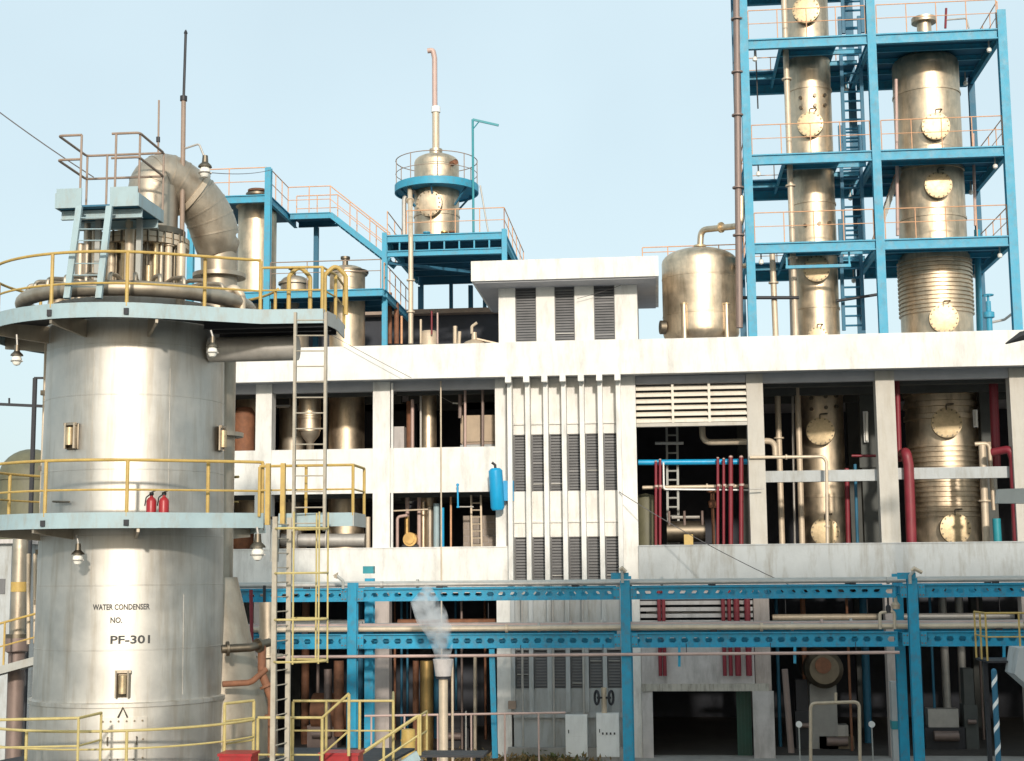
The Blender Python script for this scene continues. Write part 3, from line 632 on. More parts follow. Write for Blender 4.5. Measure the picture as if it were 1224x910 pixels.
obj('landing_deck', box(lx + .08, lnx, ly1 - 1.4, ly1 + .1, lz - .06, lz - .003), 'deep_blue', ls)
obj('beam', ibeam((lx + .1, ly1 - 1.4, lz - .14), (lnx, ly1 - 1.4, lz - .14), .12, .26, .03), 'blue_paint', ls)
obj('beam', ibeam((lx + .1, ly1 + .1, lz - .14), (lnx, ly1 + .1, lz - .14), .12, .26, .03), 'deep_blue', ls)
e0 = Vector((lnx, ly1 - 1.4, lz - .1)); e1 = A(466, 312, ly1 - 1.4)
for dy in (0, 1.3): obj('stair_stringer', beam(e0 + Vector((0, dy, 0)), e1 + Vector((0, dy, 0)), .08, .24), 'blue_paint', ls)
f = None
for k in range(12):
    c = e0.lerp(e1, (k + .5) / 12)
    if f is None: f = obj('stair_tread', box(c.x - .12, c.x + .12, c.y + .05, c.y + 1.25, c.z - .02, c.z + .01), 'deep_blue', ls); c0 = c
    else: rep(f, c - c0)
U = Vector((0, 0, .06))
railing(ls, [(lx, ly0 + .1, lz), (lx, ly1 - 1.4, lz), (lnx, ly1 - 1.4, lz), e1 + U], 1.15, 'orange_rail', .024, (.5,), 1.0)
railing(ls, [(lxl, ly0, lz), (lx - .1, ly0, lz)], 1.15, 'orange_rail', .024, (.5,), 1.4)
railing(ls, [(lx, ly1 + .1, lz), (lnx, ly1 + .1, lz), e1 + U + Vector((0, 1.4, 0))], 1.15, 'orange_rail', .024, (.5,), 1.2)
# lower deck
l2x0, l2x1 = lx - 2.6, XX(458, ly0, 350)
obj('lower_deck', box(l2x0, l2x1, ly0 + .1, ly1 - .4, lz2 - .05, lz2), 'deep_blue', ls)
obj('beam', ibeam((l2x0, ly0 - .05, lz2 - .15), (lx - .13, ly0 - .05, lz2 - .15), .16, .3, .04), 'blue_paint', ls)
obj('beam', ibeam((lx + .13, ly0 - .05, lz2 - .15), (l2x1, ly0 - .05, lz2 - .15), .16, .3, .04), 'blue_paint', ls)
obj('beam', ibeam((l2x1, ly0 + .1, lz2 - .15), (l2x1, ly1 + 2.2, lz2 - .15), .14, .3, .03), 'blue_paint', ls)
railing(ls, [(lx + .13, ly0, lz2), (l2x1 - .1, ly0, lz2)], 1.2, 'brown_rail', .022, (.62,), 1.6)
railing(ls, [(l2x1, ly0 + .2, lz2), (l2x1, ly1 + 2, lz2)], 1.1, 'orange_rail', .022, (.5,), 1.4)
for k in range(3):
    obj('deck_joist', ibeam((l2x0, ly0 + 1 + k * 1.3, lz2 - .16), (l2x1 - .1, ly0 + 1 + k * 1.3, lz2 - .16), .1, .22, .02), 'deep_blue', ls)
# vessels of the left part; they run down through the building
def vessel(px, Y, wpx, pytop, z0, label, head=.3, lid=True, m='steel', extra=None):
    x = XX(px, Y, 400); r_ = .5 * wpx * (XX(401, Y) - XX(400, Y)); zt = ZZ(pytop, Y - r_, px)
    t = thing('process_vessel', label, 'vessel', (x, Y, z0), 'stainless vessels of the plant')
    prof = [(r_, z0), (r_, z0 + (zt - z0) * .3), (r_ + .02, z0 + (zt - z0) * .3 + .02), (r_ + .02, z0 + (zt - z0) * .3 + .09), (r_, z0 + (zt - z0) * .3 + .11), (r_, zt - .1)]
    prof += [(r_ + .1, zt - .09), (r_ + .1, zt), (r_, zt + .01)] if lid else []
    prof += [(r_ * math.cos(k / 5 * math.pi / 2), zt + .01 + head * math.sin(k / 5 * math.pi / 2)) for k in range(1, 5)] + [(.002, zt + head + .01)]
    obj('shell', lathe(x, Y, prof, 36), m, t, ang=30)
    if head > .1:
        obj('top_nozzle', lathe(x - r_ * .1, Y - .1, [(.12, 0), (.12, .32), (.2, .32), (.2, .42), (.001, .42)], 14, zt + head * .8), 'dark_steel', t)
    return t, x, r_, zt
t_, x_, r_, z_ = vessel(306, 58.8, 46, 240, 7.3, 'gold tinted steel vessel behind the elbow duct with nozzle above blue deck')
flange(t_, (x_, 58.8, z_ + .45), (0, 0, 1), .5, 'dark_steel', .1); flange(t_, (x_, 58.8, z_ + .62), (0, 0, 1), .42, 'rust', .08)
t_, x_, r_, z_ = vessel(415, 58.9, 42, 322, 7.3, 'broad stainless vessel with flat lid left of the blue corner post')
obj('lid_ring', ring(x_, 58.9, r_ + .02, r_ + .14, z_ - .02, z_ + .06, 30), 'dark_steel', t_)
vessel(352, 59.8, 34, 335, 7.3, 'dim steel vessel between blue post and broad lidded vessel', m='duct_steel')
vessel(371, 57.0, 26, 466, ZZ(516, 57, 371), 'small hanging steel vessel just behind the tall ladder in upper opening', 0, False)
cn = one('vessel_cone', 'dark conical bottom of the small hanging vessel in upper opening', 'vessel', lathe(XX(371, 57), 57, [(.4, ZZ(516, 57, 371)), (.36, ZZ(521, 57, 371)), (.15, ZZ(529, 57, 371)), (.12, 10.95)], 20), 'duct_steel')
vessel(512, 57.6, 19, 470, 7.3, 'thin golden column seen in upper opening beside red pipes', 0, False)

# ================================================================== THINGS INSIDE THE LEFT OPENINGS
def ipipe(px, y0, y1, Y, r, m, label, grp='pipes inside the left openings'):
    return pipe([(px, y1, Y), (px, y0, Y)], r, m, label, 'riser_pipe', bend=0, group=grp)
one('rusty_vessel', 'rust orange vessel at far left of the upper opening', 'vessel', lathe(XX(292, 57), 57, [(.001, 10.96), (.42, 10.96), (.42, 13.9), (.3, 14.1), (.001, 14.15)], 24), 'rust')
one('rusty_vessel', 'rust orange drum at far left of the lower opening below big tower platform', 'vessel', lathe(XX(292, 57), 57, [(.001, 7.3), (.42, 7.3), (.42, 9.6), (.3, 9.7), (.001, 9.75)], 24), 'rust')
ipipe(490, 480, 540, 57.2, .14, 'rust', 'dark red pipe in upper opening left of golden column')
ipipe(493, 478, 540, 56.6, .07, 'pink_pipe', 'pale pink pipe in front of dark red pipe, upper opening')
ipipe(503, 470, 540, 56.9, .05, 'grey_pipe', 'thin grey pipe touching the golden column, upper opening')
ipipe(550, 460, 500, 56.6, .08, 'brown_pipe', 'brown hanger pipe above the tan cabinet, upper opening')
ipipe(556, 460, 536, 56.2, .05, 'pink_pipe', 'thin pink post before the tan cabinet left edge, upper opening')
ipipe(577, 460, 536, 56.2, .06, 'brown_pipe', 'thin brown post before the tan cabinet middle, upper opening')
cb = thing('cabinet', 'tan sheet metal cabinet at right end of the upper left opening', 'cabinet', A(574, 536, 57))
cx0, cx1, cz0, cz1 = XX(552, 57), XX(597, 57), ZZ(528, 57, 574), ZZ(498, 57, 574)
obj('door_panel', box(cx0, (cx0 + cx1) / 2 - .02, 57, 57.06, cz0, cz1), 'tan_panel', cb); obj('door_panel', box((cx0 + cx1) / 2 + .02, cx1, 57, 57.06, cz0, cz1), 'tan_panel', cb)
obj('carcass', box(cx0 - .06, cx1 + .06, 57.063, 57.7, cz0 - .05, cz1 + .06), 'tan_panel', cb); obj('base_plinth', box(cx0 - .06, cx1 + .06, 56.95, 57.7, 10.95, cz0 - .12), 'old_wall', cb)
obj('foot_rail', beam((cx0, 57, cz0 - .08), (cx1, 57, cz0 - .08), .05, .06), 'brown_rail', cb)
one('grey_chest', 'grey equipment chest in left corner of the upper opening', 'chest', box(XX(469, 57.5), XX(484, 57.5), 57.3, 58, 10.96, ZZ(510, 57.3, 476)), 'grey_wall')
fl = thing('tube_light', 'cold tube light glimmering inside the first upper opening', 'lamp', A(333, 487, 59))
a = A(331, 487, 59); obj('tube', cyl(a, a + Vector((.5, 0, 0)), .03, 8), 'glass_lamp', fl); obj('batten', box(a.x - .05, a.x + .55, 59.02, 59.1, a.z + .03, a.z + .1), 'white_box', fl)
fl = thing('tube_light', 'small slanting tube light hanging inside second upper opening', 'lamp', A(545, 483, 57))
a = A(541, 482, 57); obj('tube', cyl(a, a + Vector((.4, 0, -.03)), .03, 8), 'glass_lamp', fl); obj('stay', cyl(a, A(519, 470, 57), .012, 6), 'grey_pipe', fl)
# lower openings
pipe([(337, 646, 56.2), (437, 646, 56.2)], .26, 'grey_pipe', 'fat grey horizontal duct lying in lower opening behind yellow rails', 'duct', flanges=((0, .2), (0, .55)), n=18)
ipipe(352, 620, 656, 56, .1, 'cream_pipe', 'short pale post by the fat grey duct left part')
ipipe(440, 618, 656, 56, .09, 'cream_pipe', 'short pale post at right end of the fat grey duct')
ipipe(487, 594, 655, 56.8, .08, 'pink_pipe', 'pinkish pipe left in the lower opening above brass pump')
ipipe(501, 594, 655, 56.8, .08, 'pink_pipe', 'pinkish pipe second from left in the lower opening')
ipipe(506, 600, 655, 57.0, .11, 'steel', 'brown steel standpipe in middle of lower opening')
ipipe(514, 605, 655, 57.0, .14, 'duct_steel', 'thick tan standpipe next to pale green cylinder, lower opening')
ipipe(522, 602, 655, 56.6, .13, 'pale_blue', 'pale green cylinder beside blue pipe, lower opening')
ipipe(529, 607, 655, 56.4, .07, 'bright_blue', 'bright blue pipe in lower opening')
ipipe(539, 594, 655, 56.4, .04, 'orange_rail', 'thin red orange pipe right of blue pipe, lower opening')
pipe([(468, 611, 56.3), (512, 609, 56.3)], .035, 'cream_pipe', 'thin pale cross pipe near top of lower opening', 'cross_pipe', bend=0)
pipe([(475, 655, 56.3), (475, 618, 56.3), (487, 616, 56.3)], .06, 'pink_pipe', 'bent pink pipe at left of brass pump', 'riser_pipe', bend=.15)
pipe([(468, 588, 55.6), (590, 586, 55.6)], .07, 'brown_pipe', 'brown pipe along ceiling of lower left opening', 'cross_pipe', bend=0)
pm = thing('pump', 'brass coloured pump with round casing on floor of lower opening', 'pump', A(491, 656, 56.6)); p = A(491, 645, 56.6)
obj('casing', tube([p + Vector((0, -.25, 0)), p + Vector((0, .3, 0))], .27, 18), 'brass', pm); obj('casing_cover', cyl(p + Vector((0, -.32, 0)), p + Vector((0, -.252, 0)), .18, 14), 'brass', pm)
obj('discharge', tube([p + Vector((-.15, 0, .2)), p + Vector((-.15, 0, .9))], .09, 10), 'brass', pm); obj('foot', box(p.x - .3, p.x + .3, p.y - .2, p.y + .2, 7.3, p.z - .2), 'dark_iron', pm)
bw = thing('block_wall', 'grey brown blockwork stub wall behind white ladder in lower opening', 'wall', A(577, 656, 57.2))
bx0, bx1, bz1 = XX(553, 57.2), XX(598, 57.2), ZZ(616, 57.2, 575)
nb = 0
for r0 in range(9):
    z0 = 7.3 + r0 * (bz1 - 7.3) / 9; z1 = 7.3 + (r0 + 1) * (bz1 - 7.3) / 9 - .015; w = .40; x = bx0 - (w / 2 if r0 % 2 else 0)
    while x < bx1 - .02:
        xa, xb = max(x, bx0), min(x + w - .015, bx1)
        if xb - xa > .04: obj('block', box(xa, xb, 57.2 + random.uniform(-.008, .008), 57.4, z0, z1), 'block_wall', bw)
        x += w
obj('mortar_core', box(bx0 + .01, bx1 - .01, 57.225, 57.39, 7.3, bz1 - .03), 'grey_wall', bw)
wl = thing('white_ladder', 'cream wall ladder leaning before the blockwork in lower opening', 'ladder', A(570, 656, 56.5))
ladder(wl, A(570, 656, 56.5), A(569, 592, 56.5), (1, 0, 0), 'cream_pipe', .38, .27, .035, .03)
bv = thing('blue_drum', 'bright blue vertical drum hung on the white wall left of fins', 'drum', A(594, 585, 54.5)); p = A(595, 610, 54.4); q = A(592, 560, 54.4)
L_ = (q - p); pts = [p, p + L_ * .06, p + L_ * .94, q]
obj('drum_shell', tube(pts, [.2, .26, .26, .18], 20), 'bright_blue', bv)
obj('side_box', box(p.x + .2, p.x + .58, 54.5, 54.85, p.z + .35, p.z + 1.1), 'bright_blue', bv)
obj('bracket', box(p.x - .1, p.x + .3, 54.6, 54.84, p.z + .6, p.z + .75), 'deep_blue', bv); obj('top_spout', tube([q, q + Vector((0, 0, .12)), q + Vector((-.12, 0, .22))], .05, 8), 'black', bv)
pipe([(547, 578, 54.7), (547.5, 607, 54.7)], .035, 'bright_blue', 'thin blue drop pipe hung from white wall left of blue drum', 'drop_pipe', bend=0, flanges=((0, .06), (0, .97)))
pipe([(549, 606, 55.7), (566, 606, 55.7)], .03, 'grey_pipe', 'thin horizontal pipe from blue drop pipe to the ladder', 'cross_pipe', bend=0)
# ================================================================== RIGHT OPEN BAYS
GR = 'maroon pipes of the middle bay'
for px, y0, r_, lab in ((784, 549, .055, 'maroon pipe leftmost in the louvred bay'), (789, 547, .055, 'maroon pipe second from left in the louvred bay'), (858, 545, .055, 'thin maroon pipe left of the thick pair under the louvre'), (865, 546, .055, 'thin purple maroon pipe directly left of first thick one'), (873.5, 544, .085, 'first thick maroon pipe under the louvre right side'), (886, 544, .085, 'second thick maroon pipe beside the bay right column')):
    t = thing('maroon_pipe', lab, 'pipe', A(px, 652, 55.9), GR); b, a = A(px, 652, 55.9), A(px, y0 + 3, 55.9)
    obj('pipe_run', cyl(b, a, r_, 12), 'maroon', t); obj('dome_cap', lathe(a.x, a.y, [(r_, 0), (r_ * .8, r_ * .7), (.001, r_)], 12, a.z), 'pink_pipe', t)
    obj('clip', ring(a.x, a.y, r_, r_ * 1.35, 10.62, 10.7, 12), 'pink_pipe', t)
    obj('lower_run', cyl(Vector((a.x, 54.86, 6.76)), Vector((a.x, 54.86, ZZ(808, 54.86, px))), r_ * 1.3, 10), 'maroon', t)
pipe([(763, 553, 56.3), (895, 552, 56.3)], .11, 'bright_blue', 'bright blue horizontal pipe crossing the louvred bay', 'cross_pipe', bend=0)
pipe([(793, 553, 56.2), (793.5, 585, 56.2), (905, 586, 56.2)], .035, 'white_box', 'thin white pipe dropping from the blue pipe', 'drop_pipe', bend=.1)
pipe([(768, 583, 56.4), (897, 581, 56.4)], .07, 'cream_pipe', 'cream horizontal pipe below the blue pipe in louvred bay', 'cross_pipe', bend=0, flanges=((0, .2), (0, .6)))
pipe([(839, 505, 56.6), (840, 529, 56.6), (897, 528, 56.6), (926, 527, 56.9), (927, 548, 56.9)], .12, 'cream_pipe', 'cream elbow pipe under the louvre turning right through bays', 'elbow_pipe', bend=.35, flanges=((2, .3),), n=14)
ld = thing('bay_ladder', 'grey cream vertical ladder deep in the louvred bay', 'ladder', A(804, 585, 59)); ladder(ld, A(805, 655, 59), A(803, 503, 59), (1, 0, 0), 'pale_grey', .42, .36, .045, .04)
pipe([(783, 530, 58.8), (817, 530, 58.8)], .06, 'white_box', 'short white cross bar fixed at the bay ladder', 'cross_bar', bend=0)
tk2 = one('olive_tank', 'small olive tank at left corner of the louvred bay floor', 'tank', lathe(XX(770, 57.5), 57.5, [(.001, 7.3), (.42, 7.3), (.42, ZZ(600, 57.5, 770)), (.3, ZZ(592, 57.5, 770)), (.001, ZZ(590, 57.5, 770))], 20), 'olive')
eq = thing('engine_unit', 'dark machine with red valve and pipes at floor of louvred bay', 'machine', A(825, 655, 58.5)); p = A(825, 655, 58.5); p.z = 7.3
obj('bed', box(p.x - 1.2, p.x + 1.0, 58.2, 59.2, 7.3, 8.5), 'dark_iron', eq); obj('casing', tube([(p.x - .9, 58.6, 9.0), (p.x + .6, 58.6, 9.0)], .42, 18), 'dark_steel', eq)
obj('top_pipe', tube([(p.x - .7, 58.4, 9.55), (p.x + .4, 58.4, 9.55)], .06, 8), 'grey_pipe', eq)
for dx in (-.8, -.2, .5): obj('stub', cyl((p.x + dx, 58.3, 8.9), (p.x + dx, 58.3, 9.8), .05, 8), 'brown_pipe', eq)
obj('red_valve', lathe(p.x + .9, 58.0, [(.15, 0), (.18, .25), (.08, .3), (.08, .55), (.22, .6), (.22, .66), (.001, .66)], 12, 9.9), 'rust', eq)
obj('valve_stand', cyl((p.x + .9, 58.0, 7.3), (p.x + .9, 58.0, 9.9), .06, 8), 'rust', eq)
a = A(823, 648, 56.2); one('yellow_crate', 'small yellow box on sill of the louvred bay', 'box', box(a.x - .17, a.x + .17, 56.0, 56.4, 7.3, a.z + .28), 'yellow_rail')
pipe([(896, 547, 54.92), (984, 546, 54.92), (988, 552, 54.92), (989, 655, 54.92)], .06, 'cream_pipe', 'pale pipe crossing before the slim column then dropping down', 'cross_pipe', bend=.3, flanges=((0, .5), (2, .75)))
pipe([(896, 585, 54.6), (913, 584, 54.6)], .025, 'grey_pipe', 'very thin grey pipe across the column right of louvred bay', 'cross_pipe', bend=0)
GM = 'maroon pipes of the right bays'
pipe([(1072, 448, 56.4), (1075, 552, 56.4)], .1, 'maroon', 'dark maroon riser just right of the beige bay column', 'maroon_pipe', bend=0, group=GM)
pipe([(1076, 544, 57.2), (1083, 541, 55.3), (1086, 556, 55.3), (1090, 660, 55.3)], .19, 'maroon', 'thick maroon pipe with bent top before the white tie beam', 'maroon_pipe', bend=.3, group=GM, n=16)
pipe([(1187, 445, 57.2), (1191, 560, 57.2)], .17, 'maroon', 'dim maroon riser high in the far right bay', 'maroon_pipe', bend=0, group=GM, n=14)
pipe([(1186, 541, 55.7), (1207, 537, 55.3), (1211, 548, 55.3), (1216, 660, 55.3)], .15, 'maroon', 'maroon bent pipe before the far right column', 'maroon_pipe', bend=.3, group=GM, n=14)
pipe([(1018, 545, 57), (1050, 545, 57)], .05, 'maroon', 'thin maroon cross pipe between slim column and beige column', 'cross_pipe', bend=0, group=GM)
pipe([(1012, 560, 57.4), (1014, 652, 57.4)], .09, 'maroon', 'dim maroon riser right of slim column lower half', 'maroon_pipe', bend=0, group=GM)
pipe([(1174, 532, 56.6), (1179, 654, 56.6)], .14, 'cream_pipe', 'tan riser right of the wide ribbed column', 'riser_pipe', bend=0, flanges=((0, .55),), n=14)
pipe([(1165, 531, 56.8), (1182, 530, 56.8), (1186, 580, 56.8), (1188, 610, 56.8)], .08, 'cream_pipe', 'thinner tan riser looping beside the tan riser', 'riser_pipe', bend=.2)
pipe([(1191, 620, 55.6), (1193, 654, 55.6)], .15, 'teal', 'short teal standpipe at far right bay floor', 'standpipe', bend=0)
pipe([(1022, 555, 57.2), (1025, 652, 57.2)], .06, 'deep_blue', 'dark blue riser in bay right of slim column', 'riser_pipe', bend=0)
sp_ = thing('rear_pillar', 'dim grey green pillar deep in the bay right of slim column', 'pillar', (XX(1038, 60), 60, 7.3))
xa, xb = XX(1028, 60), XX(1048, 60); obj('shaft', box(xa, xb, 60, 60.5, 7.3, 14.76), 'shade_dim_wall', sp_); obj('collar', box(xa - .1, xb + .1, 59.9, 59.998, 11.5, 11.9), 'shade_dim_wall', sp_)
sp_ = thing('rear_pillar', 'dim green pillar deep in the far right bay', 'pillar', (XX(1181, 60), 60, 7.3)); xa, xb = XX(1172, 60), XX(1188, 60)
obj('shaft', box(xa, xb, 60, 60.5, 7.3, 14.76), 'shade_dim_wall', sp_); obj('cap_plate', box(xa - .06, xb + .06, 59.92, 59.998, 12.3, 12.45), 'tan_panel', sp_)
for px, py, lab in ((1036, 510, 'upright tube light glowing deep in bay right of slim column'), (1197 - 30, 499, 'short upright tube light right of ribbed column')):
    t = thing('tube_light', lab, 'lamp', A(px, py + 20, 59.7)); a, b = A(px, py + 17, 59.7), A(px, py - 17, 59.7)
    if px > 1100: a, b = A(px, py + 10, 59.7), A(px, py - 8, 59.7)
    obj('tube', cyl(a, b, .06, 10), 'glass_lamp', t); obj('batten', box(a.x - .09, a.x + .09, 59.77, 59.85, a.z - .05, b.z + .05), 'white_box', t)

# ================================================================== BLUE PIPE RACK
RY0, RY1 = 47.0, 49.8
pr = thing('pipe_rack', 'bright blue steel pipe rack with hole punched beams before the building', 'pipe rack', (-1, 48.4, GZ))
def castellated(xa, xb, Y, z0, z1, par, m='rack_blue'):
    h = z1 - z0; pl = .375; n = int((xb - xa) / pl); hh = h * .34; t = .012
    zc = (z0 + z1) / 2 + .0; V, F = [], []
    # web: each cell a frame of quads round a hexagonal hole, front and back
    def web(y):
        for k in range(n):
            c = xa + (k + .5) * pl; a = pl / 2
            hex_ = [(c - .12, zc), (c - .07, zc + hh / 2), (c + .07, zc + hh / 2), (c + .12, zc), (c + .07, zc - hh / 2), (c - .07, zc - hh / 2)]
            out = [(c - a, zc), (c - a, z1), (c + a, z1), (c + a, zc), (c + a, z0), (c - a, z0)]
            b = len(V)
            V.extend(Vector((x, y, z)) for x, z in hex_ + out)
            for i in range(6): F.append((b + i, b + (i + 1) % 6, b + 6 + (i + 1) % 6, b + 6 + i))
    web(Y - t); web(Y + t)
    bm_ = obj('beam_web', (V, F), m, par)
    w = .18
    obj('beam_flange', box(xa, xa + n * pl, Y - w / 2, Y + w / 2, z1 - .03, z1), m, par)
    obj('beam_flange', box(xa, xa + n * pl, Y - w / 2, Y + w / 2, z0, z0 + .03), m, par)
ZU0, ZU1, ZL0, ZL1 = 6.60, 7.0, 5.1, 5.56
PX = [-9.83, -1.07, 7.83, 16.6]
for Y in (RY0, RY1):
    for a, b in ((-17.5, PX[0] - .15), (PX[0] + .15, PX[1] - .15), (PX[1] + .15, PX[2] - .15), (PX[2] + .15, 16.45)):
        castellated(a, b, Y, ZU0, ZU1, pr); castellated(a, b, Y, ZL0, ZL1, pr)
    for x in PX: obj('post', hpost(x, Y, GZ, 7.2 if Y == RY0 else 7.32, .30, .30, .045), 'rack_blue', pr)
for x in PX + [-14, -5.5, 3.4, 12.2]:
    for z in (6.8, 5.3): obj('cross_beam', ibeam((x, RY0 + .16, z), (x, RY1 - .16, z), .12, .26, .02), 'rack_blue', pr)
obj('drop_post', beam(A(588, 776, RY0 - .02), A(592, 906, RY0 - .02), .17, .17), 'rack_blue', pr)
for px, y1 in ((812, 797), (950, 793), (1200, 792)): obj('drop_hanger', beam(A(px, 772, RY0 - .12), A(px, y1, RY0 - .12), .08, .08), 'rack_blue', pr)
for px, dx in ((741, .5), (1083, -.35)):
    a = A(px, 690, RY0 - .1); obj('head_bracket', box(a.x - .28, a.x + .28, RY0 - .2, RY0 - .16, a.z - .06, a.z + .14), 'rack_blue', pr)
GP = 'pipes lying on the blue rack'
for i, (Y, z, r_, m_, lab) in enumerate(((47.45, 5.56, .085, 'cream_pipe', 'front pale pipe resting on lower rack beam'), (47.95, 5.56, .09, 'grey_pipe', 'second thicker grey pipe on lower rack beam'), (48.6, 5.56, .11, 'pink_pipe', 'third pinkish pipe farther back on lower rack beam'), (49.2, 5.56, .11, 'grey_pipe', 'grey pipe rearmost on lower rack beam'), (47.6, 7.0, .07, 'grey_pipe', 'thin grey pipe foremost on top rack beam'), (48.7, 7.0, .09, 'pale_grey', 'pale pipe rearmost on top rack beam'))):
    t = thing('rack_pipe', lab, 'pipe', (-17.4, Y, z), GP)
    obj('pipe_run', cyl((-17.4, Y, z + r_ + .05), (16.4, Y, z + r_ + .05), r_, 14), m_, t)
    for k in range(8): obj('shoe', box(-16 + k * 4.4, -15.8 + k * 4.4, Y - .06, Y + .06, z + .003, z + .07), 'dark_iron', t)
    for k in range(4): flange(t, (-13 + k * 8.1 + i, Y, z + r_ + .05), (1, 0, 0), r_ * 1.6, m_, .08)
a, b = A(285, 786, 46.75), A(1075, 780, 46.75)
t = thing('rack_pipe', 'thin pinkish pipe slung beneath lower rack beam', 'pipe', a, GP); obj('pipe_run', cyl(a, b, .05, 10), 'pink_pipe', t)
for k in range(8): c = a.lerp(b, (k + .5) / 8); obj('hanger_rod', cyl(c, c + Vector((0, .1, .32)), .012, 6), 'dark_iron', t)
for x in PX:
    for z in (6.8, 5.33):
        for dx in (-.27, .27): 
            gp = obj('gusset_plate', box(x + dx - .1, x + dx + .1, RY0 - .125, RY0 - .096, z - .2, z + .2), 'rack_blue', pr)
            for bx_, bz_ in ((-.05, -.12), (.05, -.12), (-.05, .12), (.05, .12)): obj('bolt', cyl((x + dx + bx_, RY0 - .15, z + bz_), (x + dx + bx_, RY0 - .126, z + bz_), .02, 6), 'rust', gp)
# little valve group standing on the rack
vg = thing('valve_station', 'small pale valve station standing on rack left of right post', 'valve', A(1062, 752, 47.3)); b = A(1062, 752, 47.3)
obj('bypass_loop', tube([b + Vector((-.25, 0, 0)), b + Vector((-.25, 0, .5)), b + Vector((.2, 0, .55)), b + Vector((.2, 0, 0))], .05, 8, bend=.1), 'cream_pipe', vg)
obj('control_valve', lathe(b.x + .02, 47.3, [(.08, 0), (.08, .2), (.03, .25), (.03, .5), (.001, .5)], 12, b.z + .5), 'dark_iron', vg); obj('actuator', lathe(b.x + .25, 47.3, [(.001, .6), (.12, .62), (.14, .75), (.06, .85), (.05, 1.0), (.001, 1.0)], 14, b.z), 'cream_pipe', vg)
for px, py, lab, tilt in ((744, 683, 'pale flood lamp on head of the middle rack post', 0), (1088, 684, 'grey flood lamp bowed over head of the right rack post', .14), (410, 690, 'pale flood lamp leaning left from left rack post', -.2)):
    b = A(px, py + 14, RY0 - .25); t = thing('post_lamp', lab, 'lamp', b, 'flood lamps on the rack posts')
    c = b + Vector((tilt, -.02, .42)); obj('lamp_tube', tube([b, b + Vector((0, 0, .25)), c], .05, 8, bend=.1), 'pale_grey', t)
    obj('lamp_head', tube([c + Vector((-.09, 0, -.02)), c + Vector((0, 0, .05)), c + Vector((.12 + tilt * .8, 0, -.08))], [.05, .075, .06], 10), 'cream_pipe', t)
b = A(441, 684, RY1); one('junction_box', 'small blue grey box topping the rear left rack post', 'box', box(b.x - .18, b.x + .18, RY1 - .16, RY1 + .16, b.z - .05, b.z + .2), 'teal')
# ================================================================== STEAM VENT STACK
vs = thing('vent_stack', 'pale vent stack with funnel mouth blowing steam before the building', 'vent pipe', A(530, 915, 45)); vs.location.z = GZ
x = XX(530, 45, 850); WO[vs.name] = Vector((x, 45, GZ)); vs.location = (x, 45, GZ)
z1 = ZZ(809, 45, 530); z2 = ZZ(788, 45, 530)
obj('stack_pipe', lathe(x, 45, [(.14, GZ), (.14, z1), (.001, z1)], 20), 'cream_pipe', vs); obj('funnel', lathe(x, 45, [(.17, z1), (.24, z1 + .02), (.32, z2), (.29, z2), (.15, z1 + .05)], 20), 'grey_wall', vs)
obj('funnel_lip', ring(x, 45, .16, .22, z1 - .06, z1 - .004, 20), 'dark_iron', vs); obj('side_pipe', cyl((x + .27, 45.05, GZ), (x + .27, 45.05, z2), .04, 8), 'cream_pipe', vs)
sm = bpy.data.materials.new('steam'); sm.use_nodes = True; nt = sm.node_tree; nt.nodes.remove(nt.nodes['Principled BSDF'])
pv = nt.nodes.new('ShaderNodeVolumePrincipled'); pv.inputs['Color'].default_value = (.985, .985, .99, 1); pv.inputs['Anisotropy'].default_value = .2
tc = nt.nodes.new('ShaderNodeTexCoord'); nz_ = nt.nodes.new('ShaderNodeTexNoise'); nz_.inputs['Scale'].default_value = 2.6; nz_.inputs['Detail'].default_value = 4; nz_.inputs['Distortion'].default_value = .6
mr = nt.nodes.new('ShaderNodeMapRange'); mr.inputs['From Min'].default_value = .40; mr.inputs['From Max'].default_value = .78; mr.inputs['To Min'].default_value = 0; mr.inputs['To Max'].default_value = 5.5
nt.links.new(tc.outputs['Object'], nz_.inputs['Vector']); nt.links.new(nz_.outputs['Fac'], mr.inputs['Value']); nt.links.new(mr.outputs[0], pv.inputs['Density'])
nt.links.new(pv.outputs[0], nt.nodes['Material Output'].inputs['Volume']); MATS['steam'] = sm
P = [A(530, 790, 45), A(529, 775, 45), A(525, 755, 45), A(515, 735, 44.9), A(508, 718, 44.9), A(512, 700, 44.9)]
obj('steam', tube(P, [.2, .32, .42, .5, .46, .1], 16), 'steam', kind='stuff')

# ================================================================== GROUND LEVEL THINGS BEFORE THE BUILDING
def cabinet(px0_, px1_, py0_, py1_, Y, lab):
    xa, xb = XX(px0_, Y, 880), XX(px1_, Y, 880); za, zb = ZZ(py1_, Y, 700), ZZ(py0_, Y, 700)
    t = thing('switch_cabinet', lab, 'cabinet', ((xa + xb) / 2, Y, za), 'white cabinets by the stair bay')
    obj('carcass', box(xa, xb, Y, Y + .35, za, zb), 'white_box', t); zm = (za + zb) / 2
    obj('door_panel', box(xa + .02, xb - .02, Y - .02, Y - .003, zm + .01, zb - .02), 'white_box', t); obj('door_panel', box(xa + .02, xb - .02, Y - .02, Y - .003, za + .02, zm - .01), 'white_box', t)
    obj('handle', box(xa + .1, xa + .13, Y - .05, Y - .021, zm + .1, zm + .22), 'dark_iron', t); obj('plinth', box(xa + .05, xb - .05, Y + .02, Y + .33, GZ, za - .003), 'concrete', t)
    return t, xa, xb, zm
cabinet(676, 702, 855, 905, 54.0, 'plain white cabinet, left one beside blue middle post')
t, xa, xb, zm = cabinet(713, 740, 853, 905, 54.0, 'white cabinet with marks, right one next to blue middle post')
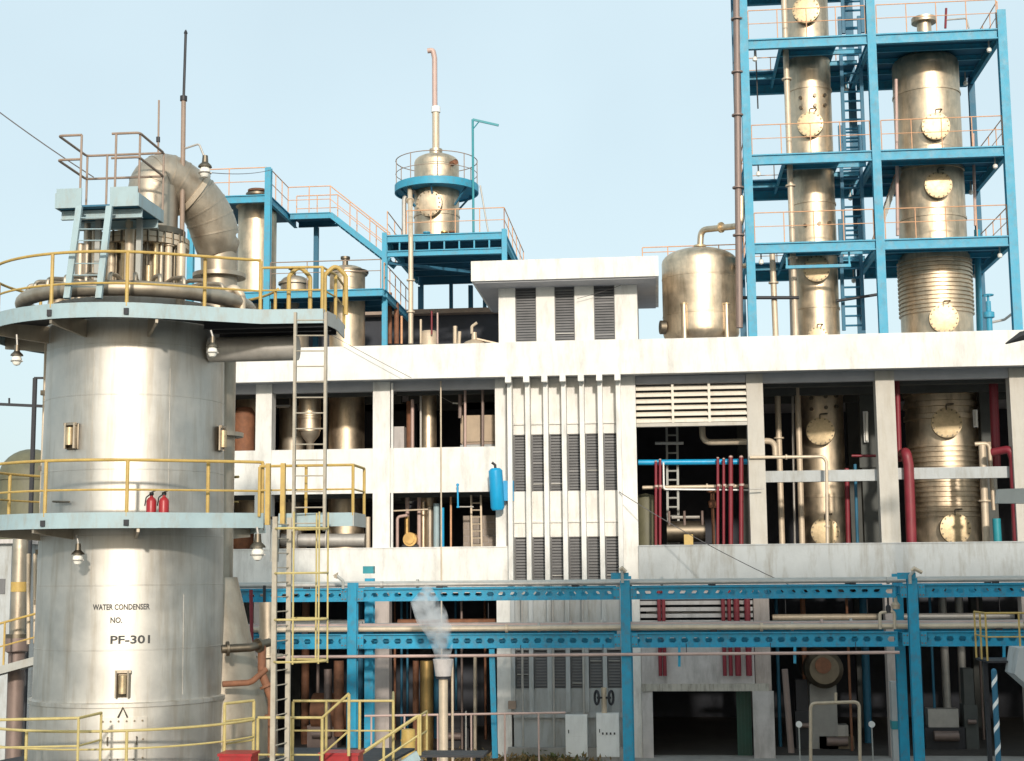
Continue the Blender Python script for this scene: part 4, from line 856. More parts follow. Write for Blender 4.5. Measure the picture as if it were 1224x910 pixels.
for k in range(4): obj('mark', box(xa + .2 + k * .14, xa + .26 + k * .14, 53.97, 53.979, zm + .02, zm + .1), 'stencil', t)
vw = thing('wheel_valve', 'dark twin hand wheel valve with pale stem above the right white cabinet', 'valve', A(722, 850, 54.2)); p = A(722, 836, 54.2)
obj('stem', cyl(p + Vector((0, 0, -.6)), p + Vector((0, 0, .42)), .1, 12), 'cream_pipe', vw)
for s in (-1, 1):
    c = p + Vector((.26 * s, -.05, .06)); pts = [c + Vector((0.08 * s * math.cos(k / 16 * 6.283), .0 + .24 * math.cos(k / 16 * 6.283) * .5, .24 * math.sin(k / 16 * 6.283))) for k in range(16)]
    obj('hand_wheel', tube(pts, .045, 8, closed=True), 'dark_iron', vw); obj('spindle', cyl(c - Vector((.2 * s, 0, 0)), c, .04, 8), 'dark_iron', vw)
t = thing('pipe_portal', 'pale pipe bent into a goal shape at the ground of right bay', 'pipe', A(970, 905, 53)); 
obj('pipe_run', tube([A(969, 915, 53), A(969, 841, 53), A(1027, 839, 53), A(1028, 915, 53)], .06, 10, bend=.2), 'cream_pipe', t); obj('stub_pipe', cyl(A(999, 840, 53), A(999, 828, 53), .05, 8), 'cream_pipe', t)
pipe([(938, 800, 53.5), (946, 900, 53.5)], .11, 'brown_pipe', 'brown standpipe left of the goal shaped pipe', 'standpipe', bend=0)
for px, py, lab in ((955, 866, 'white round gauge on thin stand left of goal shaped pipe'), (1042, 866, 'white round gauge on thin stand right of goal shaped pipe')):
    p = A(px, py, 53.2); t = thing('gauge', lab, 'gauge', (p.x, p.y, GZ), 'round gauges near the goal shaped pipe'); obj('dial', cyl(p + Vector((0, -.04, 0)), p + Vector((0, .05, 0)), .11, 18), 'white_box', t); obj('stand', cyl((p.x, p.y + .02, GZ), p + Vector((0, .02, -.1)), .025, 8), 'pale_grey', t)
p = A(985, 800, 57); hv = thing('horizontal_vessel', 'dim round ended vessel in the dark ground floor bay', 'vessel', p)
obj('shell', tube([p + Vector((0, -.15, 0)), p + Vector((0, 0, 0)), p + Vector((0, 2.6, 0))], [.55, .72, .72], 26), 'dark_steel', hv); obj('end_flange', cyl(p + Vector((-.05, -.25, .15)), p + Vector((-.05, -.152, .15)), .3, 18), 'rust', hv)
for dz in (.6, 2.0): obj('saddle', box(p.x - .5, p.x + .5, p.y + dz, p.y + dz + .25, GZ, p.z - .6), 'concrete', hv)
t = thing('white_post', 'short white post with teal strap at foot of right rack post', 'post', A(1072, 905, 52)); xa, xb = XX(1066, 52, 850), XX(1079, 52, 850)
obj('shaft', box(xa, xb, 52, 52.4, GZ, ZZ(815, 52, 1072)), 'old_wall', t); obj('strap', box(xa - .01, xb + .01, 51.98, 52.42, ZZ(872, 52, 1072), ZZ(862, 52, 1072)), 'teal', t)
# left dark ground floor things
for px, y0, y1, Y, r_, m_, lab in ((497, 790, 905, 57, .12, 'rust', 'rust red pipe in dark ground floor left of vent stack'), (510, 790, 905, 56.6, .26, 'brass', 'thick golden brown column in ground floor behind vent stack'), (568, 785, 905, 56.4, .07, 'cream_pipe', 'pale thin pipe in dark bay right of vent stack'), (557, 850, 905, 55.2, .03, 'grey_pipe', 'very thin grey stake right of the vent stack'), (405, 790, 880, 57, .2, 'rust', 'brown drum pipe behind the cage ladder foot'), (392, 800, 880, 57.4, .16, 'brown_pipe', 'dim brown pipe behind the cage ladder foot')):
    ipipe(px, y0, y1, Y, r_, m_, lab, 'pipes in the dark ground floor')
rnd = random.Random(11)
WHERE = {365: 'nearest the caged ladder', 380: 'behind the brown lying tank', 430: 'between the two left rack posts', 472: 'just right of the left white column', 480: 'second right of left white column', 487: 'third right of left white column', 523: 'directly behind the vent stack', 545: 'over the dark motor block', 552: 'right of the dark motor block', 580: 'beside the blue drop post', 930: 'right of the gateway jamb', 962: 'above the tall control panel', 1015: 'over right half of goal shaped pipe', 1035: 'by the right round gauge', 1060: 'left of the white post with teal strap', 1100: 'right of the right rack post', 1115: 'left of the dark machine block', 1130: 'above the dark machine block', 1150: 'right of the dark machine block', 1172: 'left of the striped pole'}
for px in (365, 380, 430, 472, 480, 487, 523, 545, 552, 580, 930, 962, 1015, 1035, 1060, 1100, 1115, 1130, 1150, 1172):
    Y = rnd.uniform(57, 61); a = A(px, 800, Y)
    rr_, mm_ = rnd.choice((('thin', .05), ('slim', .07), ('stout', .1), ('fat', .16))), rnd.choice((('grey', 'grey_pipe'), ('brown', 'brown_pipe'), ('cream', 'cream_pipe'), ('rusty', 'rust'), ('dark blue', 'deep_blue')))
    one('dim_pipe', '%s %s vertical pipe in dark ground floor, %s' % (rr_[0], mm_[0], WHERE[px]), 'pipe', cyl((a.x, Y, GZ), (a.x, Y, 6.7), rr_[1], 10), mm_[1], 'dim pipes in the ground floor')
for px, py, w, h_, m_, lab in ((1130, 872, 1.5, 1.5, 'dark_iron', 'dark machine block on ground floor right of right rack post'), (1000, 880, 1.3, .9, 'dark_steel', 'low dark machine behind the goal shaped pipe'), (960, 850, .6, 2.6, 'dark_iron', 'tall dark control panel left of goal shaped pipe'), (1160, 840, .5, 3.0, 'shade_dim_wall', 'narrow dim cabinet far right in ground floor'), (385, 880, 1.2, 1.6, 'brown_pipe', 'brown machine block behind caged ladder on ground floor'), (545, 880, 1.0, 1.4, 'dark_iron', 'dark motor block right of the vent stack in ground floor')):
    Y = 57.6; a = A(px, py, Y); t = thing('machine', lab, 'machine', (a.x, Y, GZ)); obj('base', box(a.x - w / 2, a.x + w / 2, Y, Y + .8, GZ + .031, GZ + h_ * .55), m_, t)
    obj('upper_casing', box(a.x - w * .4, a.x + w * .35, Y + .08, Y + .7, GZ + h_ * .55, GZ + h_), 'grey_pipe' if w > 1 else m_, t); obj('motor', tube([(a.x - w * .3, Y - .12, GZ + h_ * .35), (a.x + w * .3, Y - .12, GZ + h_ * .35)], .11 * w + .03, 14), 'brown_pipe', t)
for i_, (x, z) in enumerate(((1.5, 5.9), (6.2, 5.7), (11, 5.7), (-8, 5.6), (-13, 5.6))):
    t = thing('ceiling_pipe', 'pipe hung below the ground floor ceiling, ' + ('over the gateway', 'over goal shaped pipe', 'right of right rack post', 'behind the vent stack', 'behind the caged ladder')[i_], 'pipe', (x, 56.2, z)); obj('pipe_run', cyl((x - 2, 56.2, z), (x + 2, 56.2, z), .12, 12), ('grey_pipe', 'cream_pipe', 'grey_pipe', 'rust', 'grey_pipe')[i_], t)
    for dx in (-1.5, 1.5): obj('hanger_rod', cyl((x + dx, 56.2, z + .1), (x + dx, 56.2, 6.7), .02, 6), 'dark_iron', t)
one('ground_tank', 'dim brown tank lying in ground floor behind yellow stair rails', 'tank', tube([A(375, 850, 58), A(418, 850, 58)], .7, 22), 'rust')
one('sump_wall', 'low concrete kerb wall below the stair bay windows', 'wall', box(-5.6, -1.2, 54.2, 54.5, GZ, 1.15), 'concrete')
jb = A(612, 843, 54.6); one('junction_box', 'small dark box on the grey wall left of stair bay', 'box', box(jb.x - .14, jb.x + .14, 54.55, 54.8, jb.z - .14, jb.z + .14), 'brown_rail')
# weeds and rubble
def leaves(name, n, cx, cy, sx, sy, h, m, seed, size=.12):
    rnd = random.Random(seed); V, F = [], []
    for i in range(n):
        p = Vector((cx + rnd.gauss(0, sx), cy + rnd.gauss(0, sy), GZ + abs(rnd.gauss(0, h)))); e = Euler((rnd.uniform(0, 6), rnd.uniform(0, 6), rnd.uniform(0, 6))).to_matrix()
        b = len(V); s = size * rnd.uniform(.5, 1.3)
        V += [p + e @ Vector(q) for q in ((-s, 0, 0), (0, -s * .35, .02), (s, 0, 0), (0, s * .35, .02))]; F.append((b, b + 1, b + 2, b + 3))
    return obj(name, (V, F), m, kind='stuff')
leaves('weeds', 300, -4.3, 53.4, .8, .3, .14, 'leaf', 3); leaves('dry_grass', 700, -4.9, 53.2, 1.2, .3, .13, 'dry_leaf', 4)
leaves('dry_grass', 700, -7.2, 52.6, 1.0, .4, .2, 'dry_leaf', 5)

# ================================================================== THE BIG LEFT TOWER
TX, TY, TR = -12.45, 34.0, 2.2
tw = thing('reactor_tower', 'big silver cylindrical tower with two railed ring platforms and stencilled number', 'tower', (TX, TY, GZ))
fy = TY - TR
zb = ZZ(842, fy, 150)
zt = ZZ(352, fy, 160)
def RS(z): return 2.17 - max(0, z - zb) / (zt - zb) * .10
prof = [(2.22, GZ), (2.22, zb - .09), (2.26, zb - .08), (2.26, zb), (2.17, zb + .02)]
seams = [ZZ(y, fy, 150) for y in (778, 700, 640, 560, 470, 408)]
prof2 = [(2.17, zb + .02)]
for s in sorted(seams): prof2 += [(RS(s), s)]
prof2 += [(RS(zt), zt), (1.2, zt + .2), (.9, zt + .22)]
obj('shell', lathe(TX, TY, prof2, 72), 'tower_steel', tw, ang=30)
obj('skirt', lathe(TX, TY, prof, 72), 'tower_steel', tw, ang=30)
for s in seams:
    r_ = RS(s); obj('weld_seam', lathe(TX, TY, [(r_ - .01, s - .02), (r_ + .006, s - .01), (r_ + .006, s + .01), (r_ - .01, s + .02)], 72), 'tower_steel', tw)
def surf(px, py, r=2.15, off=0.):          # point of the tower wall seen at (px, py)
    d = (A(px, py, 30) - Vector((0, 0, 7.6))); o = Vector((0, 0, 7.6)); rr = r + off
    ax, ay = -TX, -TY; a = d.x ** 2 + d.y ** 2; b = 2 * (d.x * ax + d.y * ay); c = ax * ax + ay * ay - rr * rr
    t = (-b - math.sqrt(max(0, b * b - 4 * a * c))) / (2 * a)
    return o + d * t
# vertical seams
for px, y0, y1 in ((112, 390, 560), (205, 440, 640), (110, 640, 720), (220, 710, 830)):
    a, b = surf(px, y0), surf(px, y1); ag = math.atan2(a.y - TY, a.x - TX); a, b = [Vector((TX + RS(q.z) * math.cos(ag), TY + RS(q.z) * math.sin(ag), q.z)) for q in (a, b)]; obj('weld_seam', cyl(a, b, .006, 6), 'tower_steel', tw)
# brackets (small lug boxes with link) on the wall
for px, py in ((87, 522), (262, 525), (147, 818)):
    c = surf(px, py, 2.13 if py < 700 else 2.16); n_ = (c - Vector((TX, TY, c.z))).normalized(); s, u = frame_of(n_)
    u = Vector((0, 0, 1)); s = Vector((-n_.y, n_.x, 0))
    lug = obj('lug', ([c + s * x + u * z + n_ * y for x, z, y in ((-.17, -.3, 0), (.17, -.3, 0), (.17, .3, 0), (-.17, .3, 0), (-.13, -.26, .03), (.13, -.26, .03), (.13, .26, .03), (-.13, .26, .03))], [(0, 1, 5, 4), (1, 2, 6, 5), (2, 3, 7, 6), (3, 0, 4, 7), (4, 5, 6, 7)]), 'dark_steel', tw)
    obj('lug_plate', tube([c + n_ * .1 - u * .2, c + n_ * .1 + u * .2], .09, 12), 'steel_cover', lug)
    for k in (-1, 1): obj('lug_cheek', beam(c + n_ * .08 + s * .13 * k - u * .28, c + n_ * .08 + s * .13 * k + u * .3, .035, .14), 'duct_steel', lug)
    obj('lug_bar', beam(c + n_ * .1 - s * .17 + u * .28, c + n_ * .1 + s * .17 + u * .28, .06, .06), 'duct_steel', lug)
# bolted manway plate on the skirt
cc = surf(146, 885, 2.22); n_ = (cc - Vector((TX, TY, cc.z))).normalized(); s = Vector((-n_.y, n_.x, 0)); ca = math.atan2(n_.y, n_.x)
def onwall(u_, z, off, r=2.22):
    a = ca + u_ / r; return Vector((TX + (r + off) * math.cos(a), TY + (r + off) * math.sin(a), z))
z0, z1 = ZZ(930, fy, 146), ZZ(858, fy, 146); hw = .52
V = []; F = []
for j, (zz_, ) in enumerate(((z0,), (z1,))):
    for off in (0, .03):
        for k in range(9): V.append(onwall(-hw + 2 * hw * k / 8, zz_, off))
for k in range(8):
    F += [(9 + k, 10 + k, 28 + k, 27 + k), (18 + k, 19 + k, 28 + k, 27 + k), (k, k + 1, 10 + k, 9 + k)]
F += [(0, 9, 27, 18), (8, 17, 35, 26)]
mw = obj('manway_plate', (V, F), 'tower_steel', tw)
for k in range(6): c = onwall(-.42 + .84 * k / 5, z1 - .08, .03); obj('bolt', cyl(c, c + n_ * .035, .022, 6), 'dark_steel', mw)
for k in range(1, 6):
    for u_ in (-.44, .44): c = onwall(u_, z1 - .08 - k * .2, .03); obj('bolt', cyl(c, c + n_ * .035, .022, 6), 'dark_steel', mw)
for k in range(1, 5): c = onwall(-.42 + .84 * k / 5, z1 - .9, .03); obj('bolt', cyl(c, c + n_ * .035, .022, 6), 'dark_steel', mw)
for u_ in (-.3, .3): obj('plate_handle', tube([onwall(u_, z1 - .42, .03), onwall(u_, z1 - .42, .1), onwall(u_, z1 - .58, .1), onwall(u_, z1 - .58, .03)], .015, 6), 'dark_steel', mw)
obj('lifting_eye', tube([onwall(-.1, z1 + .0, .05), onwall(0, z1 + .22, .05), onwall(.1, z1 + .0, .05)], .02, 6), 'dark_steel', mw)
# stencilled lettering
def text_on_wall(txt, px0_, px1_, py0_, py1_):
    cu = bpy.data.curves.new('stencil_text', 'FONT'); cu.body = txt; cu.size = 1; cu.resolution_u = 3; cu.offset = .022
    to = bpy.data.objects.new('stencil_text', cu); COL.objects.link(to); bpy.context.view_layer.update()
    dg = bpy.context.evaluated_depsgraph_get(); me = bpy.data.meshes.new_from_object(to.evaluated_get(dg)); bpy.data.objects.remove(to)
    xs = [v.co.x for v in me.vertices]; ys = [v.co.y for v in me.vertices]; x0, x1, y0, y1 = min(xs), max(xs), min(ys), max(ys)
    pa, pb = surf(px0_, py1_), surf(px1_, py1_); aa, ab = math.atan2(pa.y - TY, pa.x - TX), math.atan2(pb.y - TY, pb.x - TX)
    za_, zb_ = pa.z, surf(px0_, py0_).z
    V = []
    for v in me.vertices:
        a = aa + (ab - aa) * (v.co.x - x0) / (x1 - x0); z = za_ + (zb_ - za_) * (v.co.y - y0) / (y1 - y0)
        V.append(Vector((TX + (RS(z) + .012) * math.cos(a), TY + (RS(z) + .012) * math.sin(a), z)))
    obj('stencil_text', (V, [tuple(p.vertices) for p in me.polygons]), 'stencil', tw, kind='stuff')
text_on_wall('WATER CONDENSER', 111, 179, 722.5, 729.5)
text_on_wall('NO.', 132, 146, 738, 745)
text_on_wall('PF-301', 132, 179, 760, 770)
# ---- ring platforms
def strip(pts, z0, z1, m, name='fascia', t=.03):
    n = len(pts); V = []
    for k, p in enumerate(pts):
        p = Vector(p[:2]).to_3d(); d = (Vector(pts[min(k + 1, n - 1)][:2]) - Vector(pts[max(k - 1, 0)][:2])).normalized(); nn = Vector((d.y, -d.x, 0))
        for o_, z in ((0, z0), (0, z1), (-t, z1), (-t, z0)): V.append(Vector((p.x, p.y, z)) + nn * o_)
    F = [(0, 1, 2, 3), (4 * n - 4, 4 * n - 1, 4 * n - 2, 4 * n - 3)]
    for k in range(n - 1):
        for a, b in ((0, 1), (1, 2), (2, 3), (3, 0)): F.append((4 * k + a, 4 * k + 4 + a, 4 * k + 4 + b, 4 * k + b))
    return obj(name, (V, F), m, tw)
def plat(z0, z1, r_, a0, a1, ext):            # ring platform whose edge leaves the circle at a1 and runs on through ext
    zd = z0 + (z1 - z0) * .75
    obj('deck', ring(TX, TY, 2.16, r_ - .03, zd - .05, zd, 64, a0, 360 + a0 if a0 < 30 else 330), 'dark_iron', tw)
    edge = [(p.x, p.y) for p in arc(TX, TY, 0, r_, a0, a1, 48)]
    strip(edge, z0, z1, 'pale_blue')
    strip([edge[-1]] + ext[:2], z0 + .003, z1 - .003, 'pale_blue'); strip(ext[1:], z0 + .003, z1 - .003, 'pale_grey')
    obj('deck_extension', slab([(edge[-1][0] - .03, edge[-1][1] + .06)] + [(x - .05, y + .05) for x, y in ext] + [(TX + 2.6, ext[-1][1])], zd - .057, zd - .006), 'dark_iron', tw)
    for a in range(int(a0) + 12, int(a1), 40):
        d = Vector((math.cos(R(a)), math.sin(R(a)), 0)); c = Vector((TX, TY, 0))
        s_ = Vector((-d.y, d.x, 0)) * .03
        p = [c + d * 2.10 + Vector((0, 0, zd - .06)), c + d * (r_ - .05) + Vector((0, 0, zd - .06)), c + d * (r_ - .05) + Vector((0, 0, zd - .34)), c + d * 2.10 + Vector((0, 0, zd - .46))]
        obj('bracket', ([q + s_ for q in p] + [q - s_ for q in p], [(0, 1, 2, 3), (4, 7, 6, 5), (0, 4, 5, 1), (1, 5, 6, 2), (2, 6, 7, 3), (3, 7, 4, 0)]), 'duct_steel', tw)
    return zd
RT = 3.45
tz0, tz1 = ZZ(378, TY - RT, 150), ZZ(360, TY - RT, 150)
AE = 299.0
eu = [(XX(312, 32.0, 374), 32.0), (XX(386, 32.1, 376), 32.1), (XX(402, 33.0, 384), 33.0), (XX(402, 33.0, 384) - .1, 34.4)]
ztd = plat(tz0, tz1, RT, 5, AE, eu)
mz0, mz1 = ZZ(631, TY - RT, 150), ZZ(612, TY - RT, 150)
em = [(XX(300, 31.9, 620), 31.9), (XX(315, 32.1, 620), 32.1), (XX(316, 32.6, 620), 32.6), (XX(316, 34, 620), 34.0)]
zmd = plat(mz0, mz1, RT, 40, AE, em)
ex1 = eu[1][0]; ey0 = 32.0
for k in range(3): obj('deck_joist', ibeam((TX + 2.2, ey0 + .3 + k * .6, ztd - .18), (ex1, ey0 + .3 + k * .6, ztd - .18), .1, .24, .02), 'dark_iron', tw)
obj('under_duct', cyl((TX + 2.0, 33.4, ztd - .6), (ex1 - .9, 33.4, ztd - .6), .3, 16), 'grey_pipe', tw)
def arcp(a0, a1, z, n=40): return arc(TX, TY, z, RT - .04, a0, a1, n)
def ang_of(px, Y=None):                     # angle on the rim seen at column px (front side)
    c = surf(px, 500, RT - .04); return math.degrees(math.atan2(c.y - TY, c.x - TX))
hT = ZZ(299, TY - RT, 150) - ztd
pst = [Vector((TX + (RT - .04) * math.cos(R(ang_of(px))), TY + (RT - .04) * math.sin(R(ang_of(px))), ztd)) for px in (57, 148, 242)]
pst += [Vector((TX + (RT - .04) * math.cos(R(a)), TY + (RT - .04) * math.sin(R(a)), ztd)) for a in (-175, -205, -235, -265, 60, 30)]
pe = [Vector((x, y, ztd)) for x, y in eu]; ins = Vector((-.03, .04, 0))
pst.append(pe[0] + ins)
for q in pst[:3]:
    d = (q - Vector((TX, TY, q.z))).normalized(); c = q + d * .055; obj('post_clip', box(c.x - .05, c.x + .05, c.y - .03, c.y + .03, tz0 + .06, tz0 + .2), 'dark_iron', tw)
railing(tw, arc(TX, TY, ztd, RT - .04, 25, AE, 60) + [pe[0] + ins], hT, 'yellow_rail', .034, (.42,), posts=pst, pr=.042)
railing(tw, [pe[0] + ins, pe[1] + ins, pe[2] + ins, pe[3] + ins], 1.05, 'yellow_rail', .03, (.5,), 1.0, pr=.04)
# gate hoops at the head of the tall ladder
for px in (345, 388):
    a = A(px, 372, 32.3); a.z = ztd; obj('gate_hoop', tube([a, a + Vector((0, 0, .9)), a + Vector((.22, .1, 1.15)), a + Vector((.45, .2, .9)), a + Vector((.45, .2, 0))], .05, 8, bend=.15), 'yellow_rail', tw)
# middle platform rails
hM = ZZ(549, TY - RT, 150) - zmd
pst = [Vector((TX + (RT - .04) * math.cos(R(ang_of(px))), TY + (RT - .04) * math.sin(R(ang_of(px))), zmd)) for px in (57, 154, 250)]
pst += [Vector((TX + (RT - .04) * math.cos(R(a)), TY + (RT - .04) * math.sin(R(a)), zmd)) for a in (-170, -190, -220, -250, -280)] + [Vector((em[1][0] - .04, em[1][1] + .03, zmd))]
railing(tw, arc(TX, TY, zmd, RT - .04, 60, AE, 60) + [Vector((em[0][0] - .02, em[0][1] + .04, zmd)), Vector((em[1][0] - .04, em[1][1] + .03, zmd)), Vector((em[3][0] - .05, em[3][1], zmd))], hM, 'yellow_rail', .034, (.47,), posts=pst, pr=.042)
for q in pst[:3]:
    d = (q - Vector((TX, TY, q.z))).normalized(); c = q + d * .055; obj('post_clip', box(c.x - .05, c.x + .05, c.y - .03, c.y + .03, mz0 + .05, mz0 + .18), 'dark_iron', tw)
# middle landing right of the ring
mx0_, mx1_ = XX(336, 32.2, 620), XX(424, 32.2, 620); my0_ = 32.0
obj('landing_deck', box(mx0_ - .3, mx1_, my0_, my0_ + 1.3, zmd - .05, zmd - .003), 'dark_iron', tw)
obj('fascia', box(mx0_, mx1_, my0_ - .03, my0_ - .002, mz0 + .02, mz1 - .02), 'pale_blue', tw); obj('fascia', box(mx1_ + .002, mx1_ + .03, my0_ - .03, my0_ + 1.3, mz0 + .02, mz1 - .02), 'pale_grey', tw)
railing(tw, [(mx0_ - .45, my0_, zmd), (mx1_, my0_, zmd), (mx1_, my0_ + 1.25, zmd)], 1.12, 'yellow_rail', .03, (.52,), .85, pr=.035)
for px in (320, 338): a = A(px, 612, 31.6); a.z = zmd - .2; obj('gate_post', beam(a, a + Vector((0, 0, 1.35)), .1, .1), 'yellow_rail', tw)
obj('landing_strut', tube([(mx0_ - .05, my0_ + .1, zmd - .1), (mx0_ - .1, my0_ + .1, zmd - .35), (mx0_ - .12, my0_ + .1, zmd - 1.0)], .1, 10, bend=.2), 'pale_grey', tw)
# ---- ladders: upper between platforms, lower with safety cage to the ground
ua, ub = A(351, 612, 31.5), A(352, 392, 31.5); va, vb = A(388, 612, 31.6), A(388, 392, 31.6)
for v_ in (ua, va): v_.z = zmd - .35
for v_ in (ub, vb): v_.z = ztd - .1
ub.x = ua.x; vb.x = va.x
for a, b in ((ua, ub), (va, vb)): obj('ladder_stringer', beam(a, b, .06, .10), 'ladder_tan', tw)
f = None
for k in range(14):
    c = ua.lerp(ub, (k + .5) / 14); d = va.lerp(vb, (k + .5) / 14)
    if f is None: f = obj('rung', cyl(c, d, .016, 6), 'ladder_tan', tw); c0 = c
    else: rep(f, c - c0)
la, lb = A(346, 912, 30.8), A(329, 622, 30.8); ma, mb = A(362, 912, 31.5), A(346, 630, 31.5)
la.x = lb.x; ma.x = mb.x; la.z = ma.z = GZ; lb.z = mb.z = zmd - .05
for a, b in ((la, lb), (ma, mb)): obj('ladder_stringer', beam(a, b, .10, .08), 'ladder_tan', tw)
f = None
for k in range(26):
    c = la.lerp(lb, (k + .5) / 26); d = ma.lerp(mb, (k + .5) / 26)
    if f is None: f = obj('rung', cyl(c, d, .014, 6), 'ladder_tan', tw); c0 = c
    else: rep(f, c - c0)
mid = (lb + mb) / 2
hoopz = [ZZ(y, 31.1, 370) for y in (632, 685, 740, 790)]
hoop = lambda z: [Vector((lb.x, lb.y, z))] + [Vector((mid.x + .05 + .95 * math.sin(R(t)), mid.y - .52 * math.cos(R(t)), z)) for t in range(0, 181, 20)] + [Vector((mb.x, mb.y, z))]
for z in hoopz: obj('cage_hoop', tube(hoop(z), .026, 6), 'pale_yellow', tw)
for i in (2, 4, 6, 8):
    q = hoop(0)[i]; obj('cage_bar', cyl((q.x, q.y, hoopz[-1] - .05), (q.x, q.y, hoopz[0] + .35), .02, 6), 'pale_yellow', tw)
# ---- head of the tower above the upper platform
HX = XX(180, TY, 300)
zh = lambda y, px=180: ZZ(y, TY, px)
obj('head_drum', lathe(HX - .2, TY, [(.82, zt + .1), (.82, zh(300))], 48), 'duct_steel', tw, ang=30)
obj('head_cover', lathe(HX - .2, TY, [(.8, zh(300)), (1.12, zh(299)), (1.12, zh(294)), (1.09, zh(293.6)), (1.09, zh(293)), (1.12, zh(292.6)), (1.12, zh(287)), (.6, zh(285)), (.6, zh(260))], 48), 'cream_pipe', tw, ang=30)
for k in range(16):
    a = R(-172 + k * 10.7 + (k % 3)); q = Vector((HX - .2 + .98 * math.cos(a), TY + .98 * math.sin(a), zt + .1)); r_ = (.05, .09, .035, .07)[k % 4]
    obj('head_nozzle', lathe(q.x, q.y, [(r_, 0), (r_, zh(300) - q.z - .02), (r_ * 1.5, zh(300) - q.z - .02), (r_ * 1.5, zh(300) - q.z)], 12, q.z), ('duct_steel', 'cream_pipe', 'dark_steel', 'steel_cover')[k % 4], tw)
    b = Vector((HX - .2 + 1.12 * math.cos(a), TY + 1.12 * math.sin(a), zh(293))); obj('bolt', cyl(b + Vector((0, 0, -.13)), b + Vector((0, 0, .15)), .03, 6), 'dark_steel', tw)
obj('head_flange', ring(HX + .05, TY, .5, .78, zh(284), zh(277), 40), 'dark_steel', tw)
obj('head_neck', lathe(HX + .08, TY, [(.56, zh(286)), (.56, zh(225))], 36), 'duct_steel', tw)
obj('header_pipe', tube(arc(TX, TY, ZZ(344, TY - 2.6, 160), 2.66, 0, 360, 60)[:-1], .18, 14, closed=True), 'duct_steel', tw)
for k in range(14):
    a = -170 + k * 12.3; d = Vector((math.cos(R(a)), math.sin(R(a)), 0)); c = Vector((TX, TY, ZZ(344, TY - 2.6, 160)))
    obj('header_branch', tube([c + d * 2.6, c + d * 2.6 + Vector((0, 0, .35)), c + d * 2.0 + Vector((0, 0, .42)), c + d * 1.0 + Vector((0, 0, .3))], .05, 8, bend=.15), 'duct_steel', tw)
for px in (62, 70, 268): a = A(px, 345, TY - .5); a.z = ztd; obj('goose_neck', tube([a, a + Vector((0, 0, .7)), a + Vector((.22, 0, .95)), a + Vector((.44, 0, .7)), a + Vector((.44, 0, .1))], .09, 10, bend=.18), 'cream_pipe', tw)
for px, y1, r_, m_ in ((106, 255, .1, 'duct_steel'), (113, 258, .06, 'duct_steel'), (156, 252, .11, 'cream_pipe'), (217, 292, .1, 'cream_pipe'), (178, 318, .07, 'steel_cover'), (97, 292, .13, 'duct_steel')):
    a = A(px, 330, TY - 1.4); b = A(px, y1, TY - 1.4); a.x = b.x; a.z = ztd; obj('support_post', cyl(a, b, r_, 12), m_, tw)
# big elbow duct
de = thing('elbow_duct', 'fat weathered steel duct bending from tower head down its right side', 'duct', A(186, 260, TY))
K = [(182, 275, 0), (182, 243, 0), (185, 221, .05), (197, 213, .2), (216, 222, .45), (237, 240, .75), (251, 262, 1.0), (259, 290, 1.2), (262, 330, 1.3)]
K = [A(a, b, TY + c) for a, b, c in K]; K.append(Vector((K[-1].x, K[-1].y, 5.0)))
P = []
for i in range(1, len(K) - 2):
    for k in range(5):
        t = k / 5; a, b, c, d = K[i - 1], K[i], K[i + 1], K[i + 2]
        P.append(.5 * ((2 * b) + (c - a) * t + (2 * a - 5 * b + 4 * c - d) * t * t + (3 * b - a - 3 * c + d) * t ** 3))
P = [K[0]] + P + [K[-2], K[-1]]
obj('duct_run', tube(P, [.60] * (len(P) - 8) + [.59, .58, .57, .54, .50, .47, .45, .45], 28), 'duct_steel', de, ang=50)
for q in (5, 9, 12, 15, 20, 23, 26, 29):
    d = (P[q + 1] - P[q]).normalized(); obj('mitre_seam', cyl(P[q] - d * .02, P[q] + d * .02, .613, 28), 'duct_steel', de)
P5 = K[-2]; P = [None, None, P[17], P[19], None, P5]
d = (P[3] - P[2]).normalized(); obj('clamp_ring', cyl(P[3] - d * .06, P[3] + d * .06, .66, 28), 'cream_pipe', de)
for z in (ZZ(330, P[5].y, 270), ZZ(520, P[5].y, 270), ZZ(716, P[5].y, 270)): obj('duct_flange', ring(P[5].x, P[5].y, .5, .66, z - .05, z + .05, 28), 'duct_steel', de)
zc0 = ZZ(690, P[5].y, 290); obj('hopper_cone', lathe(P[5].x, P[5].y, [(.56, zc0), (1.35, ZZ(850, P[5].y, 300)), (1.45, GZ)], 32), 'duct_steel', de)
# small top platform
tp0, tp1 = 31.2, 32.85; tl, trr = XX(68, tp0, 235), XX(165, tp0, 235); tpz = ZZ(247, tp0, 110); tpt = ZZ(226, tp0, 80)
obj('top_deck', box(tl, trr, tp0, tp1, tpz, tpz + .04), 'deep_blue', tw)
g0, g1 = XX(98, tp0, 235), XX(132, tp0, 235)
obj('fascia', box(tl, g0, tp0 - .03, tp0 - .002, tpz - .02, tpt), 'pale_blue', tw); obj('fascia', box(g1, trr, tp0 - .03, tp0 - .002, tpz - .02, tpt), 'pale_blue', tw)
obj('fascia', box(trr + .002, trr + .03, tp0 - .03, tp1, tpz - .02, tpt - .15), 'pale_blue', tw); obj('fascia', box(tl - .03, tl - .002, tp0 - .03, tp1, tpz - .02, tpt - .1), 'pale_blue', tw)
obj('fascia', box(tl, trr, tp1 + .002, tp1 + .03, tpz - .02, tpz + .2), 'pale_blue', tw)
for y in (tp0 + .3, tp1 - .3): obj('deck_joist', ibeam((tl, y, tpz - .12), (trr, y, tpz - .12), .1, .2, .02), 'pale_blue', tw)
